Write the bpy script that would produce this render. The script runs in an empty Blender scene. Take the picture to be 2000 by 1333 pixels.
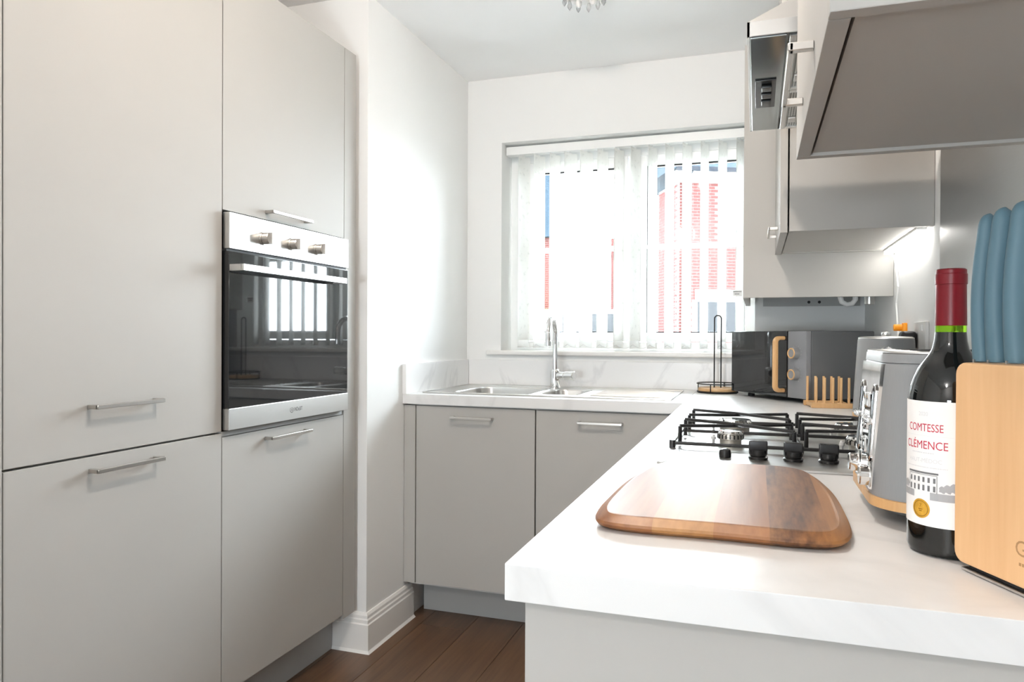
import bpy, bmesh, math, random
from mathutils import Vector, Matrix

random.seed(7)
SC = bpy.context.scene
COL = SC.collection
PI = math.pi

# ------------------------------------------------------------------ camera
CAMZ = 1.1414
cam_data = bpy.data.cameras.new('camera')
cam = bpy.data.objects.new('camera', cam_data)
COL.objects.link(cam)
_r = Vector((0.94770637, 0.31910351, 0.00505785))
_u = Vector((-0.00697648, 0.00486983, 0.99996381))
_f = Vector((-0.31906733, 0.94770736, -0.00684139))
_m = Matrix((_r, _u, -_f)).transposed().to_4x4()
_m.translation = Vector((0, 0, CAMZ))
cam.matrix_world = _m
cam_data.sensor_fit = 'HORIZONTAL'
cam_data.sensor_width = 36.0
cam_data.lens = 1417.53 * 36.0 / 2000.0
cam_data.clip_start = 0.02
cam_data.clip_end = 300
SC.camera = cam

# ------------------------------------------------------------------ world, exposure
w = bpy.data.worlds.new('overcast_sky')
SC.world = w
w.use_nodes = True
_bg = w.node_tree.nodes['Background']
_bg.inputs[0].default_value = (0.84, 0.94, 1.0, 1)
_bg.inputs[1].default_value = 28.0
SC.view_settings.view_transform = 'Standard'
SC.view_settings.look = 'None'
SC.view_settings.gamma = 1.0
SC.view_settings.exposure = 1.13
SC.view_settings.use_curve_mapping = False
SC.cycles.max_bounces = 12
SC.cycles.diffuse_bounces = 10
SC.cycles.glossy_bounces = 5
SC.cycles.transparent_max_bounces = 16
SC.cycles.sample_clamp_indirect = 6.0
SC.cycles.caustics_reflective = False
SC.cycles.caustics_refractive = False
SC.cycles.use_denoising = True


def area_light(name, loc, direction, sx, sy, energy, color):
    d = bpy.data.lights.new(name, 'AREA')
    d.shape = 'RECTANGLE'; d.size = sx; d.size_y = sy; d.energy = energy; d.color = color
    o = bpy.data.objects.new(name, d); COL.objects.link(o)
    o.location = loc
    d.cycles.is_portal = True  # guides the sky light through the opening, adds none of its own
    o.rotation_euler = Vector(direction).to_track_quat('-Z', 'Y').to_euler()
    return o

# daylight entering by the patio window behind the camera and by the kitchen window
area_light('daylight_rear_window', (-0.55, -1.97, 0.95), (0, 1, 0.0), 0.5, 0.5, 1, (1, 1, 1))
area_light('daylight_kitchen_window', (-0.58, 3.50, 1.567), (0, -1, 0), 1.15, 0.99, 1, (1, 1, 1))


def point_light(name, loc, energy, color, radius):
    d = bpy.data.lights.new(name, 'POINT')
    d.energy = energy; d.color = color; d.shadow_soft_size = radius
    o = bpy.data.objects.new(name, d); COL.objects.link(o); o.location = loc
    return o

WARM = (1.0, 0.885, 0.78)
LAMPS = [(-0.585, 2.52), (-0.38, 1.30), (-0.75, -1.35)]  # last entry: unseen lamp, added behind the camera as fill light
LAMP_W = [0, 15.5, 18]

# ------------------------------------------------------------------ key dimensions
XL = -1.359
Y0, YA, YB1, YC = 0.9987, 1.598, 2.204, 2.281
XW, YW = -1.328, 2.311
YB = 3.262
ZC = 2.369
YS = 2.5885
XR, YN, XE = -0.2417, 0.697, 0.418
ZT, ZB = 0.91, 0.8717
XU, ZU, ZTOP = 0.057, 1.4205, 2.14

# ------------------------------------------------------------------ materials
MATS = {}


def nodes_of(name):
    m = bpy.data.materials.new(name); m.use_nodes = True
    nt = m.node_tree
    return m, nt, nt.nodes['Principled BSDF']


def mat(name, col, rough=0.5, metal=0.0, spec=0.5, noise=0.0, nscale=20, bump=0.0, bscale=60, stretch=None,
        coat=0.0, trans=0.0, ior=1.45, emit=None, estr=0.0, aniso=0.0):
    m, nt, b = nodes_of(name)
    b.inputs['Base Color'].default_value = (*col, 1)
    b.inputs['Roughness'].default_value = rough
    b.inputs['Metallic'].default_value = metal
    b.inputs['Specular IOR Level'].default_value = spec
    b.inputs['Coat Weight'].default_value = coat
    b.inputs['Transmission Weight'].default_value = trans
    b.inputs['IOR'].default_value = ior
    b.inputs['Anisotropic'].default_value = aniso
    if emit:
        b.inputs['Emission Color'].default_value = (*emit, 1)
        b.inputs['Emission Strength'].default_value = estr
    tc = nt.nodes.new('ShaderNodeTexCoord')
    mp = nt.nodes.new('ShaderNodeMapping')
    nt.links.new(tc.outputs['Object'], mp.inputs['Vector'])
    if stretch: mp.inputs['Scale'].default_value = stretch
    n = nt.nodes.new('ShaderNodeTexNoise')
    n.inputs['Scale'].default_value = nscale; n.inputs['Detail'].default_value = 4
    nt.links.new(mp.outputs[0], n.inputs['Vector'])
    if noise:
        mx = nt.nodes.new('ShaderNodeMix'); mx.data_type = 'RGBA'
        mx.inputs[6].default_value = (*[c * (1 - noise) for c in col], 1)
        mx.inputs[7].default_value = (*[min(1, c * (1 + noise)) for c in col], 1)
        nt.links.new(n.outputs['Fac'], mx.inputs[0])
        nt.links.new(mx.outputs[2], b.inputs['Base Color'])
    if bump:
        n2 = nt.nodes.new('ShaderNodeTexNoise'); n2.inputs['Scale'].default_value = bscale
        n2.inputs['Detail'].default_value = 3
        nt.links.new(mp.outputs[0], n2.inputs['Vector'])
        bp = nt.nodes.new('ShaderNodeBump'); bp.inputs['Strength'].default_value = bump
        bp.inputs['Distance'].default_value = 0.002
        nt.links.new(n2.outputs['Fac'], bp.inputs['Height'])
        nt.links.new(bp.outputs[0], b.inputs['Normal'])
    MATS[name] = m
    return m


def wood(name, dark, light, axis='y', scale=6.0, rough=0.4, contrast=(0.3, 0.75), fine=90, per_object=0.0, coat=0.0, squash=0.06):
    """Straight grained wood, grain running along the given object axis."""
    m, nt, b = nodes_of(name)
    b.inputs['Roughness'].default_value = rough
    b.inputs['Coat Weight'].default_value = coat
    tc = nt.nodes.new('ShaderNodeTexCoord')
    mp = nt.nodes.new('ShaderNodeMapping')
    s = {'x': (squash, 1, 1), 'y': (1, squash, 1), 'z': (1, 1, squash)}[axis]
    mp.inputs['Scale'].default_value = s
    nt.links.new(tc.outputs['Object'], mp.inputs['Vector'])
    vec = mp.outputs[0]
    if per_object:
        oi = nt.nodes.new('ShaderNodeObjectInfo')
        cx = nt.nodes.new('ShaderNodeCombineXYZ')
        ml = nt.nodes.new('ShaderNodeMath'); ml.operation = 'MULTIPLY'; ml.inputs[1].default_value = 37.0
        nt.links.new(oi.outputs['Random'], ml.inputs[0])
        for i in range(3): nt.links.new(ml.outputs[0], cx.inputs[i])
        ad = nt.nodes.new('ShaderNodeVectorMath'); ad.operation = 'ADD'
        nt.links.new(vec, ad.inputs[0]); nt.links.new(cx.outputs[0], ad.inputs[1])
        vec = ad.outputs[0]
    n1 = nt.nodes.new('ShaderNodeTexNoise'); n1.inputs['Scale'].default_value = scale
    n1.inputs['Detail'].default_value = 5; n1.inputs['Distortion'].default_value = 1.2
    n2 = nt.nodes.new('ShaderNodeTexNoise'); n2.inputs['Scale'].default_value = fine
    n2.inputs['Detail'].default_value = 3
    nt.links.new(vec, n1.inputs['Vector']); nt.links.new(vec, n2.inputs['Vector'])
    mx = nt.nodes.new('ShaderNodeMath'); mx.operation = 'MULTIPLY_ADD'
    mx.inputs[1].default_value = 0.32
    nt.links.new(n2.outputs['Fac'], mx.inputs[0])
    m2 = nt.nodes.new('ShaderNodeMath'); m2.operation = 'MULTIPLY'; m2.inputs[1].default_value = 0.68
    nt.links.new(n1.outputs['Fac'], m2.inputs[0]); nt.links.new(m2.outputs[0], mx.inputs[2])
    cr = nt.nodes.new('ShaderNodeValToRGB')
    cr.color_ramp.elements[0].position = contrast[0]; cr.color_ramp.elements[0].color = (*dark, 1)
    cr.color_ramp.elements[1].position = contrast[1]; cr.color_ramp.elements[1].color = (*light, 1)
    nt.links.new(mx.outputs[0], cr.inputs[0])
    out = cr.outputs[0]
    if per_object:
        hs = nt.nodes.new('ShaderNodeHueSaturation')
        mr = nt.nodes.new('ShaderNodeMapRange')
        mr.inputs[3].default_value = 1 - per_object; mr.inputs[4].default_value = 1 + per_object
        oi2 = nt.nodes.new('ShaderNodeObjectInfo')
        nt.links.new(oi2.outputs['Random'], mr.inputs[0])
        nt.links.new(mr.outputs[0], hs.inputs['Value'])
        nt.links.new(out, hs.inputs['Color']); out = hs.outputs[0]
    nt.links.new(out, b.inputs['Base Color'])
    bp = nt.nodes.new('ShaderNodeBump'); bp.inputs['Strength'].default_value = 0.08
    bp.inputs['Distance'].default_value = 0.001
    nt.links.new(n2.outputs['Fac'], bp.inputs['Height']); nt.links.new(bp.outputs[0], b.inputs['Normal'])
    MATS[name] = m
    return m


def marble(name, base, vein, rough=0.3, scale=3.0, width=0.02):
    m, nt, b = nodes_of(name)
    b.inputs['Roughness'].default_value = rough
    tc = nt.nodes.new('ShaderNodeTexCoord')
    mp = nt.nodes.new('ShaderNodeMapping')
    mp.inputs['Rotation'].default_value = (0.3, 0.5, 0.6); mp.inputs['Scale'].default_value = (1, 1, 0.6)
    nt.links.new(tc.outputs['Object'], mp.inputs['Vector'])
    n = nt.nodes.new('ShaderNodeTexNoise'); n.inputs['Scale'].default_value = scale
    n.inputs['Detail'].default_value = 6; n.inputs['Distortion'].default_value = 0.9
    nt.links.new(mp.outputs[0], n.inputs['Vector'])
    cr = nt.nodes.new('ShaderNodeValToRGB')
    e = cr.color_ramp.elements
    e[0].position = 0.5 - width; e[0].color = (*base, 1)
    e[1].position = 0.5 + width; e[1].color = (*base, 1)
    k = e.new(0.5); k.color = (*vein, 1)
    nt.links.new(n.outputs['Fac'], cr.inputs[0])
    nt.links.new(cr.outputs[0], b.inputs['Base Color'])
    MATS[name] = m
    return m


def thin_glass(name, tint=(1, 1, 1), refl=0.08):
    m = bpy.data.materials.new(name); m.use_nodes = True
    nt = m.node_tree; nt.nodes.clear()
    o = nt.nodes.new('ShaderNodeOutputMaterial'); mx = nt.nodes.new('ShaderNodeMixShader')
    t = nt.nodes.new('ShaderNodeBsdfTransparent'); t.inputs[0].default_value = (*tint, 1)
    g = nt.nodes.new('ShaderNodeBsdfGlossy'); g.inputs['Roughness'].default_value = 0.02
    lw = nt.nodes.new('ShaderNodeFresnel'); lw.inputs[0].default_value = 1.45
    nt.links.new(lw.outputs[0], mx.inputs[0])
    nt.links.new(t.outputs[0], mx.inputs[1]); nt.links.new(g.outputs[0], mx.inputs[2])
    nt.links.new(mx.outputs[0], o.inputs[0])
    MATS[name] = m
    return m


def fabric(name, col, tr=0.35):
    m = bpy.data.materials.new(name); m.use_nodes = True
    nt = m.node_tree; nt.nodes.clear()
    o = nt.nodes.new('ShaderNodeOutputMaterial'); mx = nt.nodes.new('ShaderNodeMixShader')
    d = nt.nodes.new('ShaderNodeBsdfDiffuse'); t = nt.nodes.new('ShaderNodeBsdfTranslucent')
    d.inputs[0].default_value = (*col, 1); t.inputs[0].default_value = (*col, 1)
    tc = nt.nodes.new('ShaderNodeTexCoord')
    v = nt.nodes.new('ShaderNodeTexNoise'); v.inputs['Scale'].default_value = 45
    cr = nt.nodes.new('ShaderNodeValToRGB')
    cr.color_ramp.elements[0].position = 0.27; cr.color_ramp.elements[0].color = (*[c * 0.86 for c in col], 1)
    cr.color_ramp.elements[1].position = 0.42; cr.color_ramp.elements[1].color = (*col, 1)
    nt.links.new(tc.outputs['Object'], v.inputs['Vector']); nt.links.new(v.outputs['Fac'], cr.inputs[0])
    nt.links.new(cr.outputs[0], d.inputs[0]); nt.links.new(cr.outputs[0], t.inputs[0])
    mx.inputs[0].default_value = tr
    nt.links.new(d.outputs[0], mx.inputs[1]); nt.links.new(t.outputs[0], mx.inputs[2])
    nt.links.new(mx.outputs[0], o.inputs[0])
    MATS[name] = m
    return m


def perforated(name):
    """Fine diamond mesh of a grease filter (far below one pixel per hole)."""
    m, nt, b = nodes_of(name)
    b.inputs['Metallic'].default_value = 0.8; b.inputs['Roughness'].default_value = 0.45
    tc = nt.nodes.new('ShaderNodeTexCoord'); mp = nt.nodes.new('ShaderNodeMapping')
    mp.inputs['Rotation'].default_value = (0, 0, PI / 4)
    nt.links.new(tc.outputs['Object'], mp.inputs['Vector'])
    ck = nt.nodes.new('ShaderNodeTexChecker'); ck.inputs['Scale'].default_value = 260
    ck.inputs[1].default_value = (0.62, 0.60, 0.55, 1); ck.inputs[2].default_value = (0.10, 0.095, 0.09, 1)
    nt.links.new(mp.outputs[0], ck.inputs['Vector']); nt.links.new(ck.outputs[0], b.inputs['Base Color'])
    MATS[name] = m
    return m

mat('wall_paint', (0.82, 0.825, 0.82), 0.85, spec=0.1, noise=0.01, nscale=3, bump=0.03, bscale=180)
mat('ceiling_paint', (0.92, 0.92, 0.92), 0.8, spec=0.2, noise=0.01, nscale=3, bump=0.03, bscale=180)
mat('gloss_white', (0.84, 0.83, 0.81), 0.28, spec=0.4, noise=0.01, nscale=4)
mat('upvc', (0.86, 0.87, 0.87), 0.3, noise=0.01)
mat('cab_grey', (0.425, 0.415, 0.395), 0.6, spec=0.25, noise=0.02, nscale=3, bump=0.02, bscale=300)
mat('cab_inner', (0.62, 0.61, 0.595), 0.5, spec=0.3, noise=0.02, nscale=3)
mat('plinth_grey', (0.40, 0.405, 0.40), 0.5, spec=0.3, noise=0.02, nscale=3)
marble('worktop', (0.72, 0.72, 0.718), (0.66, 0.66, 0.658), 0.32, 2.2, 0.03)
marble('upstand', (0.80, 0.80, 0.80), (0.71, 0.71, 0.713), 0.3, 2.0, 0.014)
mat('steel', (0.66, 0.655, 0.64), 0.30, metal=1.0, noise=0.05, nscale=40, stretch=(60, 1, 60), bump=0.02, bscale=200)
mat('oven_steel', (0.68, 0.675, 0.66), 0.33, metal=1.0, noise=0.06, nscale=30, stretch=(1, 1, 90))
mat('splash_steel', (0.42, 0.42, 0.42), 0.36, metal=1.0, noise=0.06, nscale=30, stretch=(1, 1, 60))
mat('handle_steel', (0.60, 0.575, 0.545), 0.30, metal=1.0, noise=0.03)
mat('chrome', (0.86, 0.86, 0.86), 0.06, metal=1.0, noise=0.01)
mat('hood_gloss', (0.42, 0.45, 0.46), 0.14, metal=1.0, noise=0.02)
mat('black_glass', (0.010, 0.011, 0.012), 0.03, spec=0.7, coat=0.15, noise=0.05)
mat('black_plastic', (0.013, 0.013, 0.014), 0.25, noise=0.1)
mat('black_enamel', (0.012, 0.012, 0.013), 0.28, spec=0.6, noise=0.1, bump=0.05, bscale=200)
mat('black_matte', (0.010, 0.010, 0.011), 0.6, noise=0.1)
mat('dark_gap', (0.03, 0.03, 0.03), 0.7, noise=0.1)
mat('burner_metal', (0.50, 0.48, 0.44), 0.40, metal=0.9, noise=0.12, nscale=60)
mat('red_lamp', (0.35, 0.01, 0.03), 0.2, noise=0.05)
mat('appliance_grey', (0.235, 0.24, 0.245), 0.35, spec=0.45, noise=0.06, nscale=25, stretch=(30, 30, 0.6))
mat('microwave_side', (0.135, 0.140, 0.145), 0.38, spec=0.4, noise=0.04, nscale=6)
mat('microwave_panel', (0.22, 0.225, 0.24), 0.35, spec=0.4, noise=0.03)
mat('dark_box', (0.030, 0.022, 0.018), 0.16, spec=0.6, noise=0.2)
mat('plug_black', (0.012, 0.012, 0.013), 0.35, noise=0.1)
mat('socket_white', (0.82, 0.82, 0.81), 0.3, noise=0.01)
mat('orange_plastic', (0.90, 0.33, 0.01), 0.4, noise=0.05)
mat('bottle_dark', (0.004, 0.005, 0.005), 0.035, spec=0.7, noise=0.05)
mat('bottle_green', (0.30, 0.62, 0.02), 0.05, trans=0.85, ior=1.2, noise=0.05)
mat('capsule_red', (0.15, 0.005, 0.011), 0.34, spec=0.35, noise=0.06)
mat('paper', (0.80, 0.79, 0.78), 0.6, spec=0.2, noise=0.015)
mat('ink_red', (0.50, 0.02, 0.05), 0.5, noise=0.05)
mat('ink_grey', (0.36, 0.36, 0.37), 0.6, noise=0.05)
mat('ink_light', (0.62, 0.62, 0.63), 0.6, noise=0.05)
mat('ink_dark', (0.16, 0.16, 0.165), 0.6, noise=0.25, nscale=300)
mat('gold_foil', (0.62, 0.34, 0.04), 0.45, metal=0.25, noise=0.2, nscale=300)
mat('gold_dark', (0.35, 0.18, 0.02), 0.4, metal=0.5, noise=0.1)
mat('knife_blue', (0.085, 0.155, 0.195), 0.5, spec=0.35, noise=0.03, bump=0.02, bscale=400)
mat('engraving', (0.36, 0.20, 0.09), 0.6, noise=0.1)
mat('logo_ink', (0.03, 0.03, 0.035), 0.4, noise=0.05)
wood('beech', (0.60, 0.345, 0.165), (0.74, 0.475, 0.255), 'z', 16, 0.42, (0.25, 0.8), 160)
wood('bamboo', (0.56, 0.33, 0.15), (0.72, 0.48, 0.25), 'z', 18, 0.45)
wood('oak_trim', (0.52, 0.29, 0.12), (0.68, 0.42, 0.20), 'z', 25, 0.45, fine=260)
wood('floor_wood', (0.060, 0.030, 0.015), (0.195, 0.108, 0.058), 'y', 9, 0.36, (0.26, 0.80), 110, per_object=0.16)
wood('acacia_a', (0.16, 0.058, 0.020), (0.34, 0.15, 0.055), 'y', 14, 0.41, (0.3, 0.75), 120, coat=0.0)
wood('acacia_b', (0.21, 0.088, 0.029), (0.42, 0.21, 0.075), 'y', 12, 0.41, (0.3, 0.75), 120, coat=0.0)
wood('acacia_c', (0.055, 0.020, 0.010), (0.33, 0.15, 0.055), 'y', 9, 0.41, (0.36, 0.62), 120, squash=0.13)
thin_glass('window_glass')
fabric('vane_fabric', (0.90, 0.90, 0.885), 0.5)
perforated('filter_mesh')
mat('led_diffuser', (0.9, 0.9, 0.9), 0.4, emit=(1.0, 0.97, 0.92), estr=8)
mat('bulb', (1, 0.9, 0.75), 0.3, emit=(1.0, 0.82, 0.62), estr=60)
mat('crystal', (0.95, 0.96, 0.97), 0.12, trans=0.7, ior=1.25, noise=0.01)
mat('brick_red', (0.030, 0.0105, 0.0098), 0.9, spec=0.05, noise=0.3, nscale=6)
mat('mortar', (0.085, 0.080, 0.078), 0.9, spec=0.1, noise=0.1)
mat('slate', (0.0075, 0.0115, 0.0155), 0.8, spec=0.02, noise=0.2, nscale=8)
mat('render_cream', (0.78, 0.74, 0.66), 0.85, noise=0.04, nscale=4)
mat('tarmac', (0.62, 0.615, 0.60), 0.9, noise=0.15, nscale=30)
mat('paving', (0.45, 0.43, 0.40), 0.9, noise=0.1, nscale=10)
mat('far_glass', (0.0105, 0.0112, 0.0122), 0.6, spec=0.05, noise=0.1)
mat('car_white', (0.40, 0.41, 0.42), 0.25, coat=0.5, noise=0.01)
mat('car_yellow', (0.75, 0.45, 0.03), 0.3, coat=0.5, noise=0.02)
mat('tyre', (0.015, 0.015, 0.015), 0.8, noise=0.1)
mat('pipe_dark', (0.004, 0.005, 0.007), 0.7, spec=0.05, noise=0.1)
mat('pole_rust', (0.35, 0.16, 0.12), 0.7, noise=0.1)
M = MATS

# ------------------------------------------------------------------ builders
WM = {}


def setp(o, label=None, cat=None, group=None, kind=None):
    if label: o['label'] = label
    if cat: o['category'] = cat
    if group: o['group'] = group
    if kind: o['kind'] = kind
    return o


def thing(name, label, cat, loc=(0, 0, 0), rz=0.0, group=None):
    o = bpy.data.objects.new(name, None); COL.objects.link(o)
    o.location = loc; o.rotation_euler = (0, 0, rz); o.empty_display_size = 0.05
    setp(o, label, cat, group)
    WM[o.name] = Matrix.Translation(Vector(loc)) @ Matrix.Rotation(rz, 4, 'Z')
    return o


class MB:
    def __init__(self):
        self.bm = bmesh.new()
        self.sm = False

    def _fin(self, geom_verts, mtx):
        if mtx is not None: bmesh.ops.transform(self.bm, matrix=mtx, verts=geom_verts)

    def box(self, a, b, bev=0.0, seg=2, mtx=None):
        x0, y0, z0 = [min(a[i], b[i]) for i in range(3)]
        x1, y1, z1 = [max(a[i], b[i]) for i in range(3)]
        t = bmesh.new()
        v = [t.verts.new(p) for p in ((x0, y0, z0), (x1, y0, z0), (x1, y1, z0), (x0, y1, z0),
                                      (x0, y0, z1), (x1, y0, z1), (x1, y1, z1), (x0, y1, z1))]
        for f in ((0, 3, 2, 1), (4, 5, 6, 7), (0, 1, 5, 4), (1, 2, 6, 5), (2, 3, 7, 6), (3, 0, 4, 7)):
            t.faces.new([v[i] for i in f])
        if bev: bmesh.ops.bevel(t, geom=t.edges[:], offset=bev, segments=seg, affect='EDGES', profile=0.5)
        self.merge(t, mtx)
        return self

    def merge(self, t, mtx=None):
        if mtx is not None: bmesh.ops.transform(t, matrix=mtx, verts=t.verts[:])
        me = bpy.data.meshes.new('tmp'); t.to_mesh(me); t.free()
        self.bm.from_mesh(me); bpy.data.meshes.remove(me)
        return self

    def prism(self, pts, z0, z1, bev=0.0, seg=2, mtx=None, bev_sel=None):
        """Outline in xy extruded along z."""
        t = bmesh.new()
        lo = [t.verts.new((p[0], p[1], z0)) for p in pts]
        hi = [t.verts.new((p[0], p[1], z1)) for p in pts]
        n = len(pts)
        fb = t.faces.new(lo[::-1]); ft = t.faces.new(hi)
        for i in range(n):
            t.faces.new((lo[i], lo[(i + 1) % n], hi[(i + 1) % n], hi[i]))
        if bev:
            es = []
            if bev_sel in (None, 'top'): es += list(ft.edges)
            if bev_sel in (None, 'bottom'): es += list(fb.edges)
            bmesh.ops.bevel(t, geom=es, offset=bev, segments=seg, affect='EDGES', profile=0.5)
        return self.merge(t, mtx)

    def loft(self, rings, close=True, cap=True, mtx=None):
        t = bmesh.new()
        R = [[t.verts.new(p) for p in r] for r in rings]
        n = len(R[0])
        for a, b in zip(R, R[1:]):
            for i in range(n if close else n - 1):
                j = (i + 1) % n
                t.faces.new((a[i], a[j], b[j], b[i]))
        if cap and close:
            t.faces.new(R[0][::-1]); t.faces.new(R[-1])
        bmesh.ops.recalc_face_normals(t, faces=t.faces[:])
        return self.merge(t, mtx)

    def lathe(self, prof, n=32, c=(0, 0, 0), cap=True, mtx=None):
        rings = [[(c[0] + r * math.cos(2 * PI * k / n), c[1] + r * math.sin(2 * PI * k / n), c[2] + z) for k in range(n)]
                 for r, z in prof]
        return self.loft(rings, True, cap, mtx)

    def cyl(self, p0, p1, r, n=20, r1=None, bev=0.0):
        p0 = Vector(p0); p1 = Vector(p1); d = p1 - p0; L = d.length
        q = d.to_track_quat('Z', 'Y').to_matrix().to_4x4(); q.translation = p0
        r1 = r if r1 is None else r1
        if bev:
            prof = [(r - bev, 0), (r, bev), (r1, L - bev), (r1 - bev, L)]
        else:
            prof = [(r, 0), (r1, L)]
        return self.lathe(prof, n, mtx=q)

    def tube(self, pts, r, n=10, closed=False):
        P = [Vector(p) for p in pts]
        rings = []
        up = None
        for i, p in enumerate(P):
            if closed:
                d = P[(i + 1) % len(P)] - P[i - 1]
            else:
                d = (P[min(i + 1, len(P) - 1)] - P[max(i - 1, 0)])
            d.normalize()
            if up is None:
                a = Vector((0, 0, 1)) if abs(d.z) < 0.9 else Vector((0, 1, 0))
                up = a.cross(d).normalized()
            up = (up - d * up.dot(d)).normalized()
            s = d.cross(up)
            rr = r[i] if isinstance(r, (list, tuple)) else r
            rings.append([p + up * (rr * math.cos(2 * PI * k / n)) + s * (rr * math.sin(2 * PI * k / n)) for k in range(n)])
        if closed: rings.append(rings[0])
        return self.loft(rings, True, not closed)

    def poly(self, pts):
        t = bmesh.new(); t.faces.new([t.verts.new(p) for p in pts]); return self.merge(t)

    def build(self, name, m, parent=None, world=True, smooth=None, angle=40):
        me = bpy.data.meshes.new(name)
        self.bm.to_mesh(me); self.bm.free()
        me.materials.append(M[m] if isinstance(m, str) else m)
        if smooth is not False:
            for p in me.polygons: p.use_smooth = True
            try:
                me.set_sharp_from_angle(angle=math.radians(angle))
            except Exception:
                pass
        o = bpy.data.objects.new(name, me); COL.objects.link(o)
        if smooth is not False:
            wn = o.modifiers.new('weighted_normals', 'WEIGHTED_NORMAL'); wn.keep_sharp = True; wn.weight = 80
        if parent is not None:
            o.parent = parent
            pw = WM[parent.name]
            if world:
                o.matrix_parent_inverse = pw.inverted(); WM[o.name] = Matrix.Identity(4)
            else:
                WM[o.name] = pw.copy()
        else:
            WM[o.name] = Matrix.Identity(4)
        return o


def bx(name, a, b, m, parent=None, bev=0.0, world=True, seg=2):
    return MB().box(a, b, bev, seg).build(name, m, parent, world)


def struct(o, label=None, cat=None):
    return setp(o, label, cat, kind='structure')


def rrect(x0, y0, x1, y1, r, n=6):
    pts = []
    for cx, cy, a0 in ((x1 - r, y0 + r, -90), (x1 - r, y1 - r, 0), (x0 + r, y1 - r, 90), (x0 + r, y0 + r, 180)):
        for k in range(n + 1):
            a = math.radians(a0 + 90 * k / n)
            pts.append((cx + r * math.cos(a), cy + r * math.sin(a)))
    return pts


def text_polys(s, size=1.0, align='CENTER', xscale=1.0):
    """Glyph faces of a text as lists of (x, y)."""
    c = bpy.data.curves.new('t', 'FONT'); c.body = s; c.size = size; c.align_x = align
    c.resolution_u = 3
    o = bpy.data.objects.new('t', c); COL.objects.link(o)
    dg = bpy.context.evaluated_depsgraph_get()
    me = bpy.data.meshes.new_from_object(o.evaluated_get(dg))
    out = [[(me.vertices[i].co.x * xscale, me.vertices[i].co.y) for i in p.vertices] for p in me.polygons]
    bpy.data.objects.remove(o); bpy.data.curves.remove(c); bpy.data.meshes.remove(me)
    return out


def polys_obj(name, polys, fn, m, parent, world=True):
    bm = bmesh.new()
    for p in polys:
        try:
            bm.faces.new([bm.verts.new(fn(*q)) for q in p])
        except ValueError:
            pass
    b = MB(); b.merge(bm)
    return b.build(name, m, parent, world, smooth=False)

# ================================================================== the room
fl = struct(bx('floor', (-2.02, -1.90, -0.06), (2.62, YB + 0.02, -0.0125), 'dark_gap'), 'dark brown wooden plank floor', 'floor')
PW = 0.192
plank_mesh = {}
xi = 0
x = -2.02
while x < 2.6:
    y = -1.90 - random.random() * 1.2
    while y < YB:
        L = 1.286
        ya, yb = max(y, -1.90), min(y + L, YB + 0.015)
        if yb - ya > 0.02:
            x2 = min(x + PW, 2.62)
            key = (round(yb - ya, 3), round(x2 - x, 3))
            if key not in plank_mesh:
                t = MB().box((0, 0, 0), (x2 - x - 0.0012, yb - ya - 0.0012, 0.012), 0.0008, 1)
                o = t.build('plank', 'floor_wood', fl)
                plank_mesh[key] = o.data
            else:
                o = bpy.data.objects.new('plank', plank_mesh[key]); COL.objects.link(o); o.parent = fl
            o.location = (x, ya, -0.012)
        y += L
    x += PW

struct(bx('ceiling', (-2.02, -1.90, ZC), (2.62, YB + 0.2, ZC + 0.1), 'ceiling_paint'), 'plain white ceiling', 'ceiling')
# window wall with its opening
WX0, WX1, WZ0, WZ1 = -1.154, -0.006, 1.0735, 2.0607
b = MB()
b.box((-2.02, YB, -0.06), (WX0, YB + 0.26, ZC)); b.box((WX1, YB, -0.06), (0.62, YB + 0.26, ZC))
b.box((WX0, YB, -0.06), (WX1, YB + 0.26, WZ0 - 0.022)); b.box((WX0, YB, WZ1), (WX1, YB + 0.26, ZC))
struct(b.build('wall_back', 'wall_paint'), 'white painted wall around the window', 'wall')
# boxed out wall beside the tall units (stands proud of their doors)
struct(bx('wall_left', (-2.02, YW, 0), (XW, YB, ZC), 'wall_paint', bev=0.002), 'white wall between tall units and window corner', 'wall')
struct(bx('wall_alcove', (-2.12, -1.90, -0.06), (-2.02, YW, ZC), 'wall_paint'), 'white wall behind the tall units', 'wall')
struct(bx('wall_right', (XE, 0.45, -0.06), (XE + 0.2, YB, ZC), 'wall_paint'), 'white wall behind hob and wall units', 'wall')
b = MB()
b.box((XE + 0.2, 0.45, -0.06), (2.62, 0.57, ZC)); struct(b.build('wall_divider', 'wall_paint'), 'white wall of the living area behind the camera', 'wall')
struct(bx('wall_far_right', (2.62, -1.90, -0.06), (2.72, 0.57, ZC), 'wall_paint'), 'white side wall of the living area', 'wall')
b = MB()
b.box((-2.12, -2.0, -0.06), (-0.80, -1.9, ZC)); b.box((-0.30, -2.0, -0.06), (2.72, -1.9, ZC))
b.box((-0.80, -2.0, 1.20), (-0.30, -1.9, ZC)); b.box((-0.80, -2.0, -0.06), (-0.30, -1.9, 0.70))
struct(b.build('wall_rear', 'wall_paint'), 'rear wall with a window opening behind the camera', 'wall')

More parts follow.
